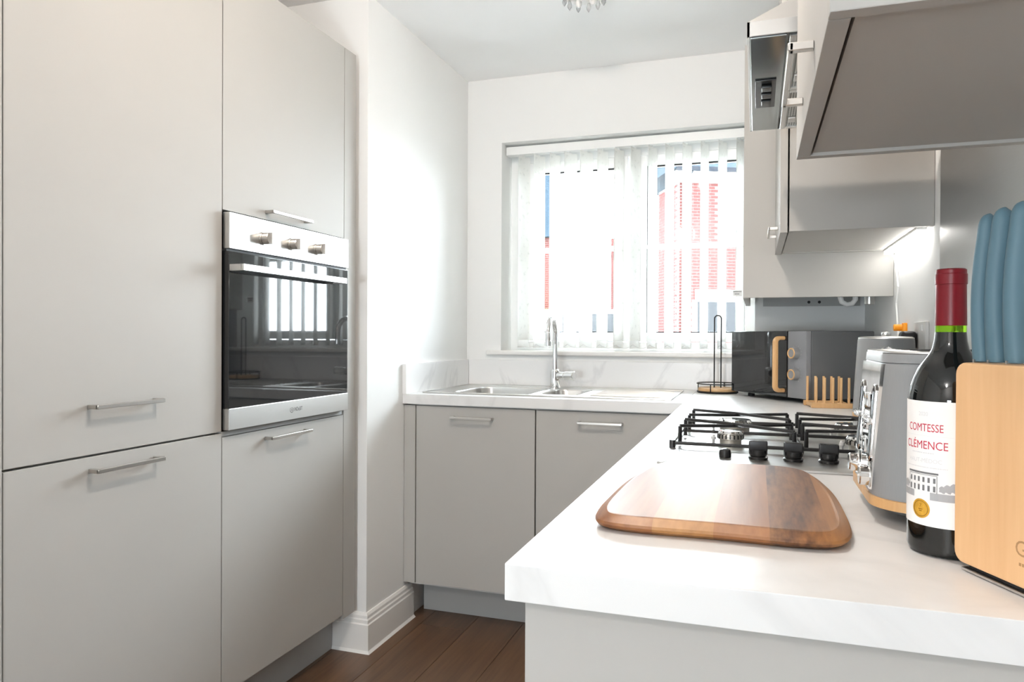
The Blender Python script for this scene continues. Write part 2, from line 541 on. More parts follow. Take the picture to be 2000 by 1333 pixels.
# skirting board: stepped profile swept round the wall corner
prof = [(0.0, 0.0), (0.018, 0.0), (0.018, 0.100), (0.0145, 0.1045), (0.0145, 0.116), (0.0105, 0.1205), (0.0105, 0.131), (0.005, 0.140), (0.0, 0.140)]
path = [Vector((-1.465, YW)), Vector((XW, YW)), Vector((XW, 2.66))]
nor = [Vector((0, -1)), Vector((1, -1)), Vector((1, 0))]
rings = [[(p.x + n.x * d, p.y + n.y * d, h) for d, h in prof] for p, n in zip(path, nor)]
struct(MB().loft(rings, True, True).build('baseboard_left', 'gloss_white', smooth=False), 'white stepped skirting board round the wall corner', 'skirting board')
prof = [(0.018, 0.0), (0.026, 0.0), (0.018, 0.009)]
rings = [[(p.x + n.x * d, p.y + n.y * d, h) for d, h in prof] for p, n in zip(path, nor)]
struct(MB().loft(rings, True, True).build('trim_1', 'gloss_white', smooth=False), 'thin white sealant bead under the skirting board', 'trim')

# ------------------------------------------------------------------ window
FY0, FY1 = 3.40, 3.47
win = bpy.data.objects.new('window_1', None); COL.objects.link(win); struct(win, 'white two-light window with glazing bars behind the blind', 'window')
win.location = (-0.58, 3.42, WZ0); WM[win.name] = Matrix.Translation(win.location)
GX = [(-1.025, -0.607), (-0.487, -0.070)]
GZ0, GZ1 = 1.160, 1.938
b = MB()
b.box((WX0, FY0 + 0.012, WZ0), (WX0 + 0.055, FY1, WZ1)); b.box((WX1 - 0.04, FY0 + 0.012, WZ0), (WX1, FY1, WZ1))
for xa, xb in ((WX0 + 0.055, -0.572), (-0.522, WX1 - 0.04)):
    b.box((xa, FY0 + 0.012, 1.99), (xb, FY1, WZ1)); b.box((xa, FY0 + 0.012, WZ0), (xb, FY1, 1.115))
b.box((-0.572, FY0 + 0.012, WZ0), (-0.522, FY1, WZ1))
b.build('frame', 'upvc', win, smooth=False)
SX = [(-1.095, -0.576), (-0.518, -0.048)]
for (s0, s1), (g0, g1) in zip(SX, GX):
    b = MB()
    b.box((s0, FY0, 1.118), (g0, FY1 - 0.01, 1.986), 0.003); b.box((g1, FY0, 1.118), (s1, FY1 - 0.01, 1.986), 0.003)
    b.box((g0, FY0, 1.118), (g1, FY1 - 0.01, GZ0), 0.003); b.box((g0, FY0, GZ1), (g1, FY1 - 0.01, 1.986), 0.003)
    sash = b.build('sash', 'upvc', win)
    g = MB()
    for a, c in (((g0, GZ0), (g0 + 0.005, GZ1)), ((g1 - 0.005, GZ0), (g1, GZ1)), ((g0, GZ0), (g1, GZ0 + 0.005)), ((g0, GZ1 - 0.007), (g1, GZ1))):
        g.box((a[0], FY0 + 0.012, a[1]), (c[0], FY0 + 0.022, c[1]))
    g.build('gasket', 'black_matte', sash)
    bx('glazing_bar', (g0, FY0 + 0.010, 1.550), (g1, FY0 + 0.045, 1.571), 'upvc', win, 0.003)
    for z0, z1 in ((GZ0, 1.55), (1.571, GZ1)):
        bx('pane', (g0 + 0.001, FY0 + 0.024, z0 + 0.001), (g1 - 0.001, FY0 + 0.028, z1 - 0.001), 'window_glass', win)
b = MB().box((-1.222, YB - 0.028, WZ0 - 0.022), (WX1 + 0.06, YB, WZ0), 0.006, 3)
b.box((WX0, YB - 0.004, WZ0 - 0.022), (WX1, FY0 + 0.05, WZ0 - 0.0005))
b.build('window_sill', 'gloss_white', win)

# ------------------------------------------------------------------ vertical blind
VY = 3.335
bl = thing('vertical_blind', 'white vertical blind with slatted vanes hanging in the window recess', 'blind', (-0.58, VY, WZ0))
bx('headrail', (WX0 + 0.004, VY - 0.022, 2.012), (WX1 - 0.004, VY + 0.022, 2.052), 'upvc', bl, 0.003)
NV = 15
pitch = 0.0765
vm = MB()
hw = 0.0445
ring = lambda z: [(math.sin(k * PI / 8 - PI / 2) * hw, 0.006 * math.cos(k * PI / 8 - PI / 2) - 0.003, z) for k in range(9)]
top = ring(0.92); bot = ring(0.0)
th = 0.0008
vm.loft([bot + [(p[0], p[1] + th, p[2]) for p in bot[::-1]], top + [(p[0], p[1] + th, p[2]) for p in top[::-1]]])
v0 = vm.build('vane', 'vane_fabric', None, smooth=True)
vmesh = v0.data; bpy.data.objects.remove(v0)
wm_ = MB().box((-0.040, -0.0018, 0.004), (0.040, 0.0018, 0.036), 0.001).build('bottom_weight', 'upvc'); wmesh = wm_.data; bpy.data.objects.remove(wm_)
hm_ = MB().box((-0.006, -0.001, 0.918), (0.006, 0.001, 0.930)).cyl((0, 0, 0.924), (0, 0, 0.928), 0.004, 8).build('vane_hook', 'upvc'); hmesh = hm_.data; bpy.data.objects.remove(hm_)
for i in range(NV):
    vx = -0.072 - i * pitch
    if vx < WX0 + 0.02: break
    ang = math.radians(70) + random.uniform(-0.05, 0.05)
    if i in (9, 10): ang -= 0.12
    v = bpy.data.objects.new('vane', vmesh); COL.objects.link(v); v.parent = bl
    v.location = (vx + 0.58, 0, 0.014); v.rotation_euler = (0, 0, ang)
    WM[v.name] = WM[bl.name] @ Matrix.Translation(v.location) @ Matrix.Rotation(ang, 4, 'Z')
    for nm, me in (('bottom_weight', wmesh), ('vane_hook', hmesh)):
        q = bpy.data.objects.new(nm, me); COL.objects.link(q); q.parent = v
# bottom bead chain from vane to vane
b = MB()
for i in range(13):
    xa = -0.072 - i * pitch; xb = xa - pitch
    pts = [(xa + (xb - xa) * t, VY - 0.035, 1.104 - 0.016 * math.sin(PI * t)) for t in [k / 6 for k in range(7)]]
    b.tube(pts, 0.0009, 5)
b.build('bead_chain', 'ink_light', bl)
tag_ = bx('safety_tag', (-0.098, VY - 0.058, 1.318), (-0.060, VY - 0.057, 1.345), 'paper', bl)
b = MB()
for r in range(2):
    for k in range(7 if r == 0 else 4):
        b.box((-0.096 + k * 0.005 + r * 0.006, VY - 0.0584, 1.336 - r * 0.010), (-0.0925 + k * 0.005 + r * 0.006, VY - 0.058, 1.340 - r * 0.010))
b.build('tag_print', 'ink_dark', tag_)

# ================================================================== cabinets
def handle_y(parent, xf, y0, y1, z, out=0.030, th=0.009):
    """D handle running along y on a door whose face is at xf, standing out by out (sign = direction)."""
    s = 1 if out > 0 else -1
    xo = xf + out
    b = MB()
    b.box((xo - s * th * 0.7, y0, z - th / 2), (xo, y1, z + th / 2), 0.001, 1)
    for ya in (y0, y1 - 0.010):
        b.box((xf + s * 0.0002, ya, z - th / 2), (xo - s * 0.002, ya + 0.010, z + th / 2), 0.0008, 1)
    return setp(b.build('handle', 'handle_steel', parent), 'brushed steel bar handle')


def handle_x(parent, yf, x0, x1, z, out=-0.030, th=0.009):
    yo = yf + out
    b = MB()
    b.box((x0, yo, z - th / 2), (x1, yo + th * 0.7, z + th / 2), 0.001, 1)
    for xa in (x0, x1 - 0.010):
        b.box((xa, yo + 0.002, z - th / 2), (xa + 0.010, yf - 0.0002, z + th / 2), 0.0008, 1)
    return setp(b.build('handle', 'handle_steel', parent), 'brushed steel bar handle')

DT = 0.019
# tall fridge housing
t = thing('tall_cabinet', 'tall grey cabinet at the left edge with two full-width doors and two handles', 'cabinet', (XL - 0.29, (Y0 + YA) / 2, 0.15), group='tall units')
G = 0.0016
bx('carcass', (XL - 0.58, Y0, 0.15), (XL - DT - 0.002, YA, ZTOP), 'cab_inner', t)
d = bx('door', (XL - DT, Y0 + G, 0.8805), (XL, YA - G, ZTOP), 'cab_grey', t, 0.0012); handle_y(d, XL, 1.1835, 1.371, 0.9845)
d = bx('door', (XL - DT, Y0 + G, 0.165), (XL, YA - G, 0.8755), 'cab_grey', t, 0.0012); handle_y(d, XL, 1.186, 1.373, 0.846)
# oven housing
t = thing('oven_cabinet', 'tall grey cabinet housing the built-in oven, with a door above and below it', 'cabinet', (XL - 0.29, (YA + YB1) / 2, 0.15), group='tall units')
b = MB()
b.box((XL - 0.58, YA, 0.15), (XL - 0.562, YB1, ZTOP)); b.box((XL - 0.58, YA, 0.15), (XL - DT - 0.002, YA + 0.018, ZTOP))
b.box((XL - 0.58, YB1 - 0.018, 0.15), (XL - DT - 0.002, YB1, ZTOP)); b.box((XL - 0.58, YA, 1.48), (XL - DT - 0.002, YB1, 1.50))
b.box((XL - 0.58, YA, 0.15), (XL - DT - 0.002, YB1, 0.168)); b.box((XL - 0.58, YA, ZTOP - 0.018), (XL - DT - 0.002, YB1, ZTOP))
b.box((XL - 0.58, YA, 0.852), (XL - DT - 0.002, YB1, 0.870))
b.build('carcass', 'cab_inner', t, smooth=False)
bx('oven_shelf_edge', (XL - DT, YA + G, 0.866), (XL - 0.004, YB1 - G, 0.879), 'plinth_grey', t)
d = bx('door', (XL - DT, YA + G, 1.4775), (XL, YB1 - G, ZTOP), 'cab_grey', t, 0.0012); handle_y(d, XL, 1.776, 1.977, 1.500)
d = bx('door', (XL - DT, YA + G, 0.165), (XL, YB1 - G, 0.864), 'cab_grey', t, 0.0012); handle_y(d, XL, 1.776, 1.978, 0.839)
o = bx('filler_panel', (XL - 0.3, YB1 + 0.002, 0.150), (XL - 0.0005, YC, ZTOP), 'cab_grey', None, 0.001); setp(o, 'narrow grey filler panel between oven cabinet and white wall', 'panel')
o = bx('end_panel', (XL - 0.6, Y0 - 0.022, 0.0), (XL + 0.002, Y0 - 0.002, ZTOP), 'cab_grey', None, 0.001); setp(o, 'grey end panel at the extreme left edge beside the tall cabinet', 'panel')
o = bx('kickboard', (XL - 0.115, Y0, 0.0), (XL - 0.098, YW - 0.022, 0.150), 'plinth_grey', None, 0.001); setp(o, 'dark grey kickboard under the tall cabinets', 'kickboard')

# built-in oven
OX = XL + 0.020
OY0, OY1 = YA + 0.004, YB1 - 0.004
ov = thing('built_in_oven', 'built-in single oven with steel control panel, three knobs and black glass door', 'oven', (XL - 0.28, (OY0 + OY1) / 2, 0.8805))
bx('oven_body', (XL - 0.56, OY0 + 0.018, 0.884), (XL - 0.004, OY1 - 0.018, 1.468), 'black_matte', ov)
cp = bx('control_panel', (XL - 0.002, OY0, 1.3735), (OX, OY1, 1.4715), 'oven_steel', ov, 0.002)
for ky in (1.7405, 1.8745, 2.008):
    c = (OX, ky, 1.4165)
    k = MB().cyl((OX, ky, 1.4165), (OX + 0.006, ky, 1.4165), 0.0185, 28, bev=0.001).cyl((OX + 0.006, ky, 1.4165), (OX + 0.026, ky, 1.4165), 0.0165, 28, bev=0.0015)
    k.box((OX + 0.010, ky - 0.0055, 1.4165 - 0.0165), (OX + 0.036, ky + 0.0055, 1.4165 + 0.0165), 0.0015)
    kk = setp(k.build('knob', 'handle_steel', cp), 'brushed steel control knob')
MB().cyl((OX, 2.070, 1.4145), (OX + 0.002, 2.070, 1.4145), 0.0045, 14).build('indicator_lamp', 'red_lamp', cp)
dg = bx('oven_door', (XL - 0.002, OY0, 0.9415), (OX - 0.002, OY1, 1.3665), 'black_glass', ov, 0.002)
bx('gap_strip', (XL - 0.004, OY0, 1.3665), (OX - 0.010, OY1, 1.3735), 'black_matte', ov)
ds = bx('door_trim', (XL - 0.002, OY0, 0.8835), (OX, OY1, 0.9415), 'oven_steel', ov, 0.0015)
# door handle: flat steel bar standing off on two ends
b = MB()
b.box((OX + 0.034, 1.604, 1.3130), (OX + 0.045, 2.118, 1.3310), 0.0015)
b.box((OX - 0.002, 1.604, 1.3130), (OX + 0.038, 1.616, 1.3310), 0.001); b.box((OX - 0.002, 2.106, 1.3130), (OX + 0.038, 2.118, 1.3310), 0.001)
setp(b.build('door_handle', 'oven_steel', ov), 'wide flat steel handle')
# maker's mark on the lower trim
zc, yc = 0.9135, 1.905
polys_obj('maker_lettering', text_polys('iNDeSIT', 0.0165, 'LEFT', 0.72), lambda px, py: (OX + 0.0004, yc - 0.014 + px, zc - 0.005 + py), 'logo_ink', ds)
b = MB()
for k in range(20):
    a0, a1 = math.radians(130 + 275 * k / 20), math.radians(130 + 275 * (k + 1) / 20)
    q = lambda a, r: (OX + 0.0004, yc - 0.026 + r * math.cos(a), zc + r * math.sin(a))
    b.poly([q(a0, 0.0075), q(a1, 0.0075), q(a1, 0.0090), q(a0, 0.0090)])
b.poly([(OX + 0.0004, yc - 0.027, zc - 0.004), (OX + 0.0004, yc - 0.0245, zc - 0.004), (OX + 0.0004, yc - 0.0245, zc + 0.003), (OX + 0.0004, yc - 0.027, zc + 0.003)])
b.poly([(OX + 0.0004, yc - 0.027, zc + 0.0045), (OX + 0.0004, yc - 0.0245, zc + 0.0045), (OX + 0.0004, yc - 0.0245, zc + 0.007), (OX + 0.0004, yc - 0.027, zc + 0.007)])
b.build('maker_emblem', 'logo_ink', ds, smooth=False)

# sink base cabinet
YD = YS + 0.012
sb = thing('base_cabinet', 'grey base cabinet under the sink with two doors and bar handles', 'cabinet', (-0.78, YD + 0.3, 0.15))
b = MB()
b.box((XW + 0.002, YD + DT + 0.002, 0.15), (XW + 0.02, YB - 0.02, ZB - 0.002)); b.box((XR - 0.05, YD + DT + 0.002, 0.15), (XR - 0.03, YB - 0.02, ZB - 0.002))
b.box((XW + 0.002, YD + DT + 0.002, 0.15), (XR - 0.03, YB - 0.02, 0.168)); b.box((XW + 0.002, YD + DT + 0.002, 0.82), (XR - 0.03, YD + DT + 0.02, ZB - 0.002))
b.build('carcass', 'cab_inner', sb, smooth=False)
bx('filler', (XW + 0.002, YD - 0.001, 0.160), (-1.2775, YD + DT, 0.866), 'cab_grey', sb, 0.001)
for x0, x1, h0, h1, hz in ((-1.2735, -0.7835, -1.119, -0.948, 0.8245), (-0.7785, -0.290, -0.616, -0.452, 0.8265)):
    d = bx('door', (x0, YD, 0.162), (x1, YD + DT, 0.8645), 'cab_grey', sb, 0.0012); handle_x(d, YD, h0, h1, hz)
bx('corner_filler', (-0.2880, YD, 0.162), (-0.2045, YD + DT, 0.8645), 'cab_grey', sb, 0.001)
bx('corner_filler', (-0.2235, 2.535, 0.162), (-0.2045, YD - 0.0005, 0.8645), 'cab_grey', sb, 0.001)
o = bx('kickboard', (XW + 0.019, YD + 0.150, 0.0), (XR + 0.02, YD + 0.166, 0.150), 'plinth_grey', None, 0.001); setp(o, 'grey kickboard under the sink cabinet', 'kickboard')

# right run of base cabinets, seen at its near end
o = bx('end_panel', (-0.2255, 0.7165, 0.0), (XE - 0.002, 0.7365, ZB - 0.0005), 'cab_grey', None, 0.001); setp(o, 'light grey end panel under the near end of the worktop', 'panel')
ys = [0.739, 1.337, 1.935, 2.533]
tags = ['grey base cabinet under the cutting board, behind the near end panel', 'grey base cabinet directly below the gas hob', 'grey base cabinet below the kettle between hob and sink corner']
for k in range(3):
    c = thing('base_cabinet', tags[k], 'cabinet', (0.1, (ys[k] + ys[k + 1]) / 2, 0.15), group='base cabinets of the right run')
    b = MB()
    b.box((-0.20, ys[k] + 0.001, 0.15), (XE - 0.05, ys[k] + 0.019, ZB - 0.04 if k == 1 else ZB - 0.002)); b.box((-0.20, ys[k + 1] - 0.019, 0.15), (XE - 0.05, ys[k + 1] - 0.001, ZB - 0.002))
    b.box((-0.20, ys[k] + 0.001, 0.15), (XE - 0.05, ys[k + 1] - 0.001, 0.168))
    b.build('carcass', 'cab_inner', c, smooth=False)
    d = bx('door', (-0.2235, ys[k] + 0.002, 0.162), (-0.2045, ys[k + 1] - 0.002, 0.8645), 'cab_grey', c, 0.0012)
    handle_y(d, -0.2235, ys[k] + 0.2, ys[k] + 0.39, 0.82, out=-0.030)
o = bx('kickboard', (-0.150, 0.739, 0.0), (-0.134, 2.73, 0.150), 'plinth_grey', None, 0.001); setp(o, 'grey kickboard under the right run of base cabinets', 'kickboard')

# worktops (sink one is cut out for the bowls)
KX0, KX1, KY0, KY1 = -1.245, -0.315, 2.690, 3.100
b = MB()
b.box((XW + 0.0005, YS, ZB), (KX0, YB - 0.001, ZT)); b.box((KX1, YS, ZB), (XR - 0.0005, YB - 0.001, ZT))
b.box((KX0, YS, ZB), (KX1, KY0, ZT)); b.box((KX0, KY1, ZB), (KX1, YB - 0.001, ZT))
o = b.build('worktop', 'worktop', smooth=False); setp(o, 'white laminate worktop holding the sink under the window', 'worktop')
o = bx('worktop', (XR, YN, ZB), (XE - 0.001, YB - 0.001, ZT), 'worktop', None, 0.0015); setp(o, 'long white laminate worktop on the right carrying the hob', 'worktop')
# upstands
o = bx('upstand', (XW + 0.018, YB - 0.019, ZT + 0.0002), (XE - 0.021, YB - 0.0005, 1.0285), 'upstand', None, 0.001); setp(o, 'pale veined upstand along the wall below the window', 'upstand')
o = bx('upstand', (XW + 0.0005, YS - 0.004, ZT + 0.0002), (XW + 0.0175, YB - 0.0195, 1.0285), 'upstand', None, 0.001); setp(o, 'pale veined upstand along the left wall beside the sink', 'upstand')
o = bx('upstand', (XE - 0.019, 1.97, ZT + 0.0002), (XE - 0.0005, YB - 0.0195, 1.0285), 'upstand', None, 0.001); setp(o, 'pale veined upstand on the right wall behind kettle and microwave', 'upstand')

# wall units
def wall_unit(name, label, y0, y1, hy0, hy1, decor=False):
    c = thing(name, label, 'cabinet', ((XU + XE) / 2, (y0 + y1) / 2, ZU), group='wall units on the right wall')
    xi = XU + DT + 0.004
    xs_, zs_ = (XU, ZU - 0.003) if decor else (xi, ZU)
    bx('side_panel', (xs_, y0, zs_), (XE - 0.001, y0 + 0.018, ZTOP), 'cab_grey', c, 0.0008, seg=1)
    bx('side_panel', (xs_, y1 - 0.018, zs_), (XE - 0.001, y1, ZTOP), 'cab_grey', c, 0.0008, seg=1)
    dy = 0.0195 if decor else 0.0
    bx('bottom_panel', (xi, y0 + 0.018, ZU + 0.002), (XE - 0.001, y1 - 0.018, ZU + 0.020), 'cab_grey', c)
    bx('top_panel', (xi, y0 + 0.018, ZTOP - 0.018), (XE - 0.001, y1 - 0.018, ZTOP), 'cab_grey', c)
    bx('back_panel', (XE - 0.012, y0 + 0.018, ZU + 0.020), (XE - 0.004, y1 - 0.018, ZTOP - 0.018), 'cab_inner', c)
    d = bx('door', (XU, y0 + dy, ZU - 0.003), (XU + DT, y1 - dy, ZTOP), 'cab_grey', c, 0.0012)
    handle_y(d, XU, hy0, hy1, 1.4575, out=-0.027)
    return c
wall_unit('wall_cabinet', 'near grey wall cabinet at top right seen from below', 0.670, 1.211, 0.845, 1.052, True)
wall_unit('wall_cabinet', 'middle grey wall cabinet beyond the cooker hood with the light strip beneath', 2.043, 2.585, 2.235, 2.43)

# boiler cupboard in the corner: no bottom, pipes show below
bc = thing('boiler_cabinet', 'deep grey corner cabinet hanging lowest beside the window', 'cabinet', (0.187, 2.93, 1.2764))
XB = -0.044
ZBO = 1.2764
bx('side_panel', (XB, 2.604, ZBO), (XE - 0.001, 2.622, 2.138), 'cab_grey', bc, 0.0008)
bx('door', (XB, 2.624, ZBO - 0.002), (XB + DT, YB - 0.004, 2.138), 'cab_grey', bc, 0.001)
bx('top_panel', (XB + DT + 0.002, 2.622, 2.12), (XE - 0.001, YB - 0.002, 2.138), 'cab_inner', bc)
rl = bx('back_rail', (XB + 0.07, YB - 0.022, 1.272), (XE - 0.02, YB - 0.004, 1.34), 'plinth_grey', bc)
for rx in (0.205, 0.245): MB().cyl((rx, YB - 0.0225, 1.288), (rx, YB - 0.0218, 1.288), 0.006, 14).build('rail_hole', 'black_matte', rl)
o = MB().box((0.03, 2.70, 1.34), (0.38, 3.20, 2.05), 0.01).build('boiler', 'socket_white'); setp(o, 'white boiler casing inside the corner cabinet', 'boiler')
b = MB()
b.tube([(0.29, 2.9, 1.345), (0.29, 2.9, 1.29), (0.295, 2.9, 1.272), (0.312, 2.9, 1.262), (0.330, 2.9, 1.266), (0.34, 2.9, 1.28), (0.34, 2.9, 1.345)], 0.009, 12)
o = b.build('boiler_pipe', 'socket_white'); setp(o, 'bent white pipe poking out below the corner cabinet', 'pipe')
o = MB().cyl((0.365, 2.74, 1.255), (0.365, 2.74, 1.345), 0.016, 16, bev=0.002).build('pipe_collar', 'steel'); setp(o, 'short steel pipe end under the corner cabinet near the right wall', 'pipe')

# cooker hood
HY0, HY1, HZ, HX = 1.300, 1.900, 1.6530, -0.0185
hd = thing('cooker_hood', 'stainless steel chimney cooker hood between the wall cabinets', 'cooker hood', (XE - 0.1, 1.6, HZ))
b = MB()
b.box((HX, HY0, HZ), (HX + 0.004, HY1, HZ + 0.024)); b.box((HX, HY0, HZ), (XE - 0.001, HY0 + 0.004, HZ + 0.024)); b.box((HX, HY1 - 0.004, HZ), (XE - 0.001, HY1, HZ + 0.024))
b.build('rim', 'steel', hd, smooth=False)
CX0, CY0, CY1, CZ = 0.165, 1.475, 1.725, 1.832
MB().loft([[(HX, HY0, HZ + 0.024), (XE - 0.001, HY0, HZ + 0.024), (XE - 0.001, HY1, HZ + 0.024), (HX, HY1, HZ + 0.024)],
           [(CX0, CY0, CZ), (XE - 0.001, CY0, CZ), (XE - 0.001, CY1, CZ), (CX0, CY1, CZ)]]).build('canopy', 'steel', hd, smooth=False)
bx('chimney', (CX0, CY0, CZ), (XE - 0.001, CY1, ZC - 0.001), 'steel', hd)
up_ = bx('underside_panel', (HX + 0.004, HY0 + 0.010, HZ - 0.001), (0.046, HY1 - 0.006, HZ + 0.006), 'hood_gloss', hd, 0.002)
sp = bx('switch_plate', (-0.006, 1.522, HZ - 0.004), (0.034, 1.700, HZ - 0.001), 'black_plastic', up_, 0.001)
for k in range(3):
    bx('switch', (0.006, 1.545 + k * 0.045, HZ - 0.011), (0.026, 1.573 + k * 0.045, HZ - 0.004), 'black_plastic', sp, 0.002)
for y0, y1 in ((HY0 + 0.012, 1.598), (1.602, HY1 - 0.012)):
    f = MB()
    f.box((0.050, y0, HZ - 0.004), (0.062, y1, HZ + 0.006), 0.001, 1); f.box((0.368, y0, HZ - 0.004), (0.380, y1, HZ + 0.006), 0.001, 1)
    f.box((0.062, y0, HZ - 0.004), (0.368, y0 + 0.012, HZ + 0.006), 0.001, 1); f.box((0.062, y1 - 0.012, HZ - 0.004), (0.368, y1, HZ + 0.006), 0.001, 1)
    ff = f.build('filter_frame', 'steel', hd)
    bx('filter_mesh', (0.062, y0 + 0.012, HZ), (0.368, y1 - 0.012, HZ + 0.004), 'filter_mesh', ff)
    bx('filter_catch', (0.066, y1 - 0.090, HZ - 0.005), (0.082, y1 - 0.055, HZ), 'handle_steel', ff, 0.001)
# splashback
o = bx('splashback', (XE - 0.006, 1.265, ZT + 0.0005), (XE - 0.0005, 1.962, HZ - 0.002), 'splash_steel', None, 0.0005); setp(o, 'dark brushed steel splashback on the right wall behind the hob', 'splashback')
# light strip with its cable
ls = thing('light_strip', 'slim lit strip lamp under the middle wall cabinet', 'lamp', (0.39, 2.3, ZU - 0.014))
bx('strip_housing', (0.383, 2.075, ZU - 0.004), (0.407, 2.578, ZU + 0.0015), 'socket_white', ls)
bx('diffuser', (0.384, 2.078, ZU - 0.014), (0.406, 2.574, ZU - 0.004), 'led_diffuser', ls, 0.002)
pts = [(0.400, 2.55, ZU - 0.006), (0.409, 2.54, ZU - 0.03), (0.412, 2.52, ZU - 0.07), (0.413, 2.50, ZU - 0.12), (0.413, 2.53, ZU - 0.17), (0.413, 2.51, ZU - 0.22), (0.413, 2.49, ZU - 0.27), (0.413, 2.46, ZU - 0.36)]
MB().tube(pts, 0.0028, 8).build('cable', 'socket_white', ls)

# ceiling lights: ring of crystal drops round warm bulbs; the rearmost is an added fill lamp
for k, ((lx, ly), e) in enumerate(zip(LAMPS, LAMP_W)):
    lab = ['crystal flush ceiling light near the window, cut by the top edge', 'crystal flush ceiling light above the aisle between oven and hob', 'unseen crystal ceiling light added behind the camera for fill'][k]
    c = thing('ceiling_light', lab, 'ceiling light', (lx, ly, ZC), group='crystal ceiling lights')
    MB().lathe([(0.02, -0.020), (0.085, -0.016), (0.088, -0.0005)], 28, (lx, ly, ZC)).build('ceiling_plate', 'gloss_white', c)
    for j in range(3):
        a = 2 * PI * j / 3 + 0.4
        MB().lathe([(0.003, -0.052), (0.010, -0.046), (0.012, -0.036), (0.007, -0.020)], 12, (lx + 0.03 * math.cos(a), ly + 0.03 * math.sin(a), ZC)).build('bulb', 'bulb' if e else 'socket_white', c)
    for j in range(12):
        a = 2 * PI * j / 12
        p = (lx + 0.072 * math.cos(a), ly + 0.072 * math.sin(a), ZC)
        MB().lathe([(0.001, -0.050), (0.008, -0.040), (0.009, -0.032), (0.002, -0.010)], 6, p).build('crystal_drop', 'crystal', c, smooth=False)
    if e: point_light('ceiling_light_glow', (lx, ly, ZC - 0.10), e, WARM if k == 1 else (1.0, 0.96, 0.93), 0.028 if k == 1 else 0.10)

# ================================================================== sink and tap
SZ = ZT + 0.0035
SX0, SX1, SY0, SY1 = -1.272, -0.290, 2.655, 3.128
sk = thing('kitchen_sink', 'inset stainless steel sink with one and a half bowls and drainer', 'sink', (-0.78, 2.89, ZT))
BW = [(-1.165, 2.705, -0.845, 3.055, 0.15), (-0.815, 2.74, -0.655, 3.02, 0.11)]
b = MB()
xs = [SX0, BW[0][0], BW[0][2], BW[1][0], BW[1][2], SX1]
b.box((xs[0], SY0, ZT + 0.0004), (xs[1], SY1, SZ)); b.box((xs[2], SY0, ZT + 0.0004), (xs[3], SY1, SZ)); b.box((xs[4], SY0, ZT + 0.0004), (xs[5], SY1, SZ))
for q in BW:
    b.box((q[0], SY0, ZT + 0.0004), (q[2], q[1], SZ)); b.box((q[0], q[3], ZT + 0.0004), (q[2], SY1, SZ))
b.build('sink_top', 'steel', sk, smooth=False)
b = MB()
b.tube([(SX0, SY0, SZ), (SX1, SY0, SZ), (SX1, SY1, SZ), (SX0, SY1, SZ)], 0.0022, 6, closed=True)
b.build('rolled_rim', 'steel', sk)
for q in BW:
    t_ = bmesh.new()
    o_ = rrect(q[0], q[1], q[2], q[3], 0.05)
    rings = []
    for f, z in ((0, SZ - 0.0002), (0.004, SZ - 0.006), (0.012, SZ - q[4] + 0.03), (0.035, SZ - q[4])):
        rings.append([(q[0] + (p[0] - q[0]) * (1 - 2 * f / (q[2] - q[0])) + f, q[1] + (p[1] - q[1]) * (1 - 2 * f / (q[3] - q[1])) + f, z) for p in o_])
    m_ = MB().loft(rings, True, False)
    m_.poly(rings[-1])
    # corner fillets between the square cutout and the rounded bowl
    sq = []
    for p in o_:
        cx = q[0] if p[0] < (q[0] + q[2]) / 2 else q[2]
        cy = q[1] if p[1] < (q[1] + q[3]) / 2 else q[3]
        dx, dy = abs(p[0] - cx), abs(p[1] - cy)
        sq.append((cx, p[1], SZ - 0.0002) if dx < dy else (p[0], cy, SZ - 0.0002))
    m_.loft([sq, rings[0]], True, False)
    bw = m_.build('bowl', 'steel', sk)
    cxy = ((q[0] + q[2]) / 2, (q[1] + q[3]) / 2)
    MB().lathe([(0.001, 0.003), (0.03, 0.003), (0.036, 0.0005)], 20, (cxy[0], cxy[1], SZ - q[4])).build('strainer', 'chrome', bw)
for k in range(9):
    yy = 2.725 + k * 0.036
    MB().tube([(-0.60, yy, SZ), (-0.585, yy, SZ + 0.002), (-0.33, yy, SZ + 0.002), (-0.315, yy, SZ)], 0.004, 6).build('drainer_ridge', 'steel', sk)

tp = thing('mixer_tap', 'chrome swan-neck mixer tap with a side lever behind the sink', 'tap', (-0.842, 3.098, SZ))
TX, TY = -0.842, 3.098
MB().lathe([(0.026, 0.0), (0.026, 0.006), (0.0225, 0.009), (0.0225, 0.072), (0.019, 0.080), (0.013, 0.084)], 28, (TX, TY, SZ)).build('tap_body', 'chrome', tp)
pts = [(TX, TY, SZ + 0.075), (TX, TY, 1.150)]
for k in range(1, 13):
    a = PI * k / 12
    pts.append((TX + 0.010 * (1 - math.cos(a)) / 2, TY - 0.075 + 0.075 * math.cos(a), 1.150 + 0.072 * math.sin(a)))
pts.append((TX + 0.010, TY - 0.150, 1.112))
MB().tube(pts, 0.0115, 16).build('spout', 'chrome', tp)
MB().cyl((TX + 0.010, TY - 0.150, 1.100), (TX + 0.010, TY - 0.150, 1.122), 0.0135, 18, bev=0.001).build('aerator', 'chrome', tp)
lv = MB().cyl((TX + 0.018, TY - 0.005, 0.968), (TX + 0.052, TY - 0.02, 0.968), 0.018, 22, bev=0.002)
lv.cyl((TX + 0.052, TY - 0.02, 0.968), (TX + 0.098, TY - 0.040, 0.970), 0.0195, 22, bev=0.003)
lvo = lv.build('lever', 'chrome', tp)
MB().cyl((TX + 0.02, TY - 0.02, 0.945), (TX + 0.03, TY - 0.03, 0.915), 0.006, 12, r1=0.004).build('lever_tip', 'chrome', lvo)

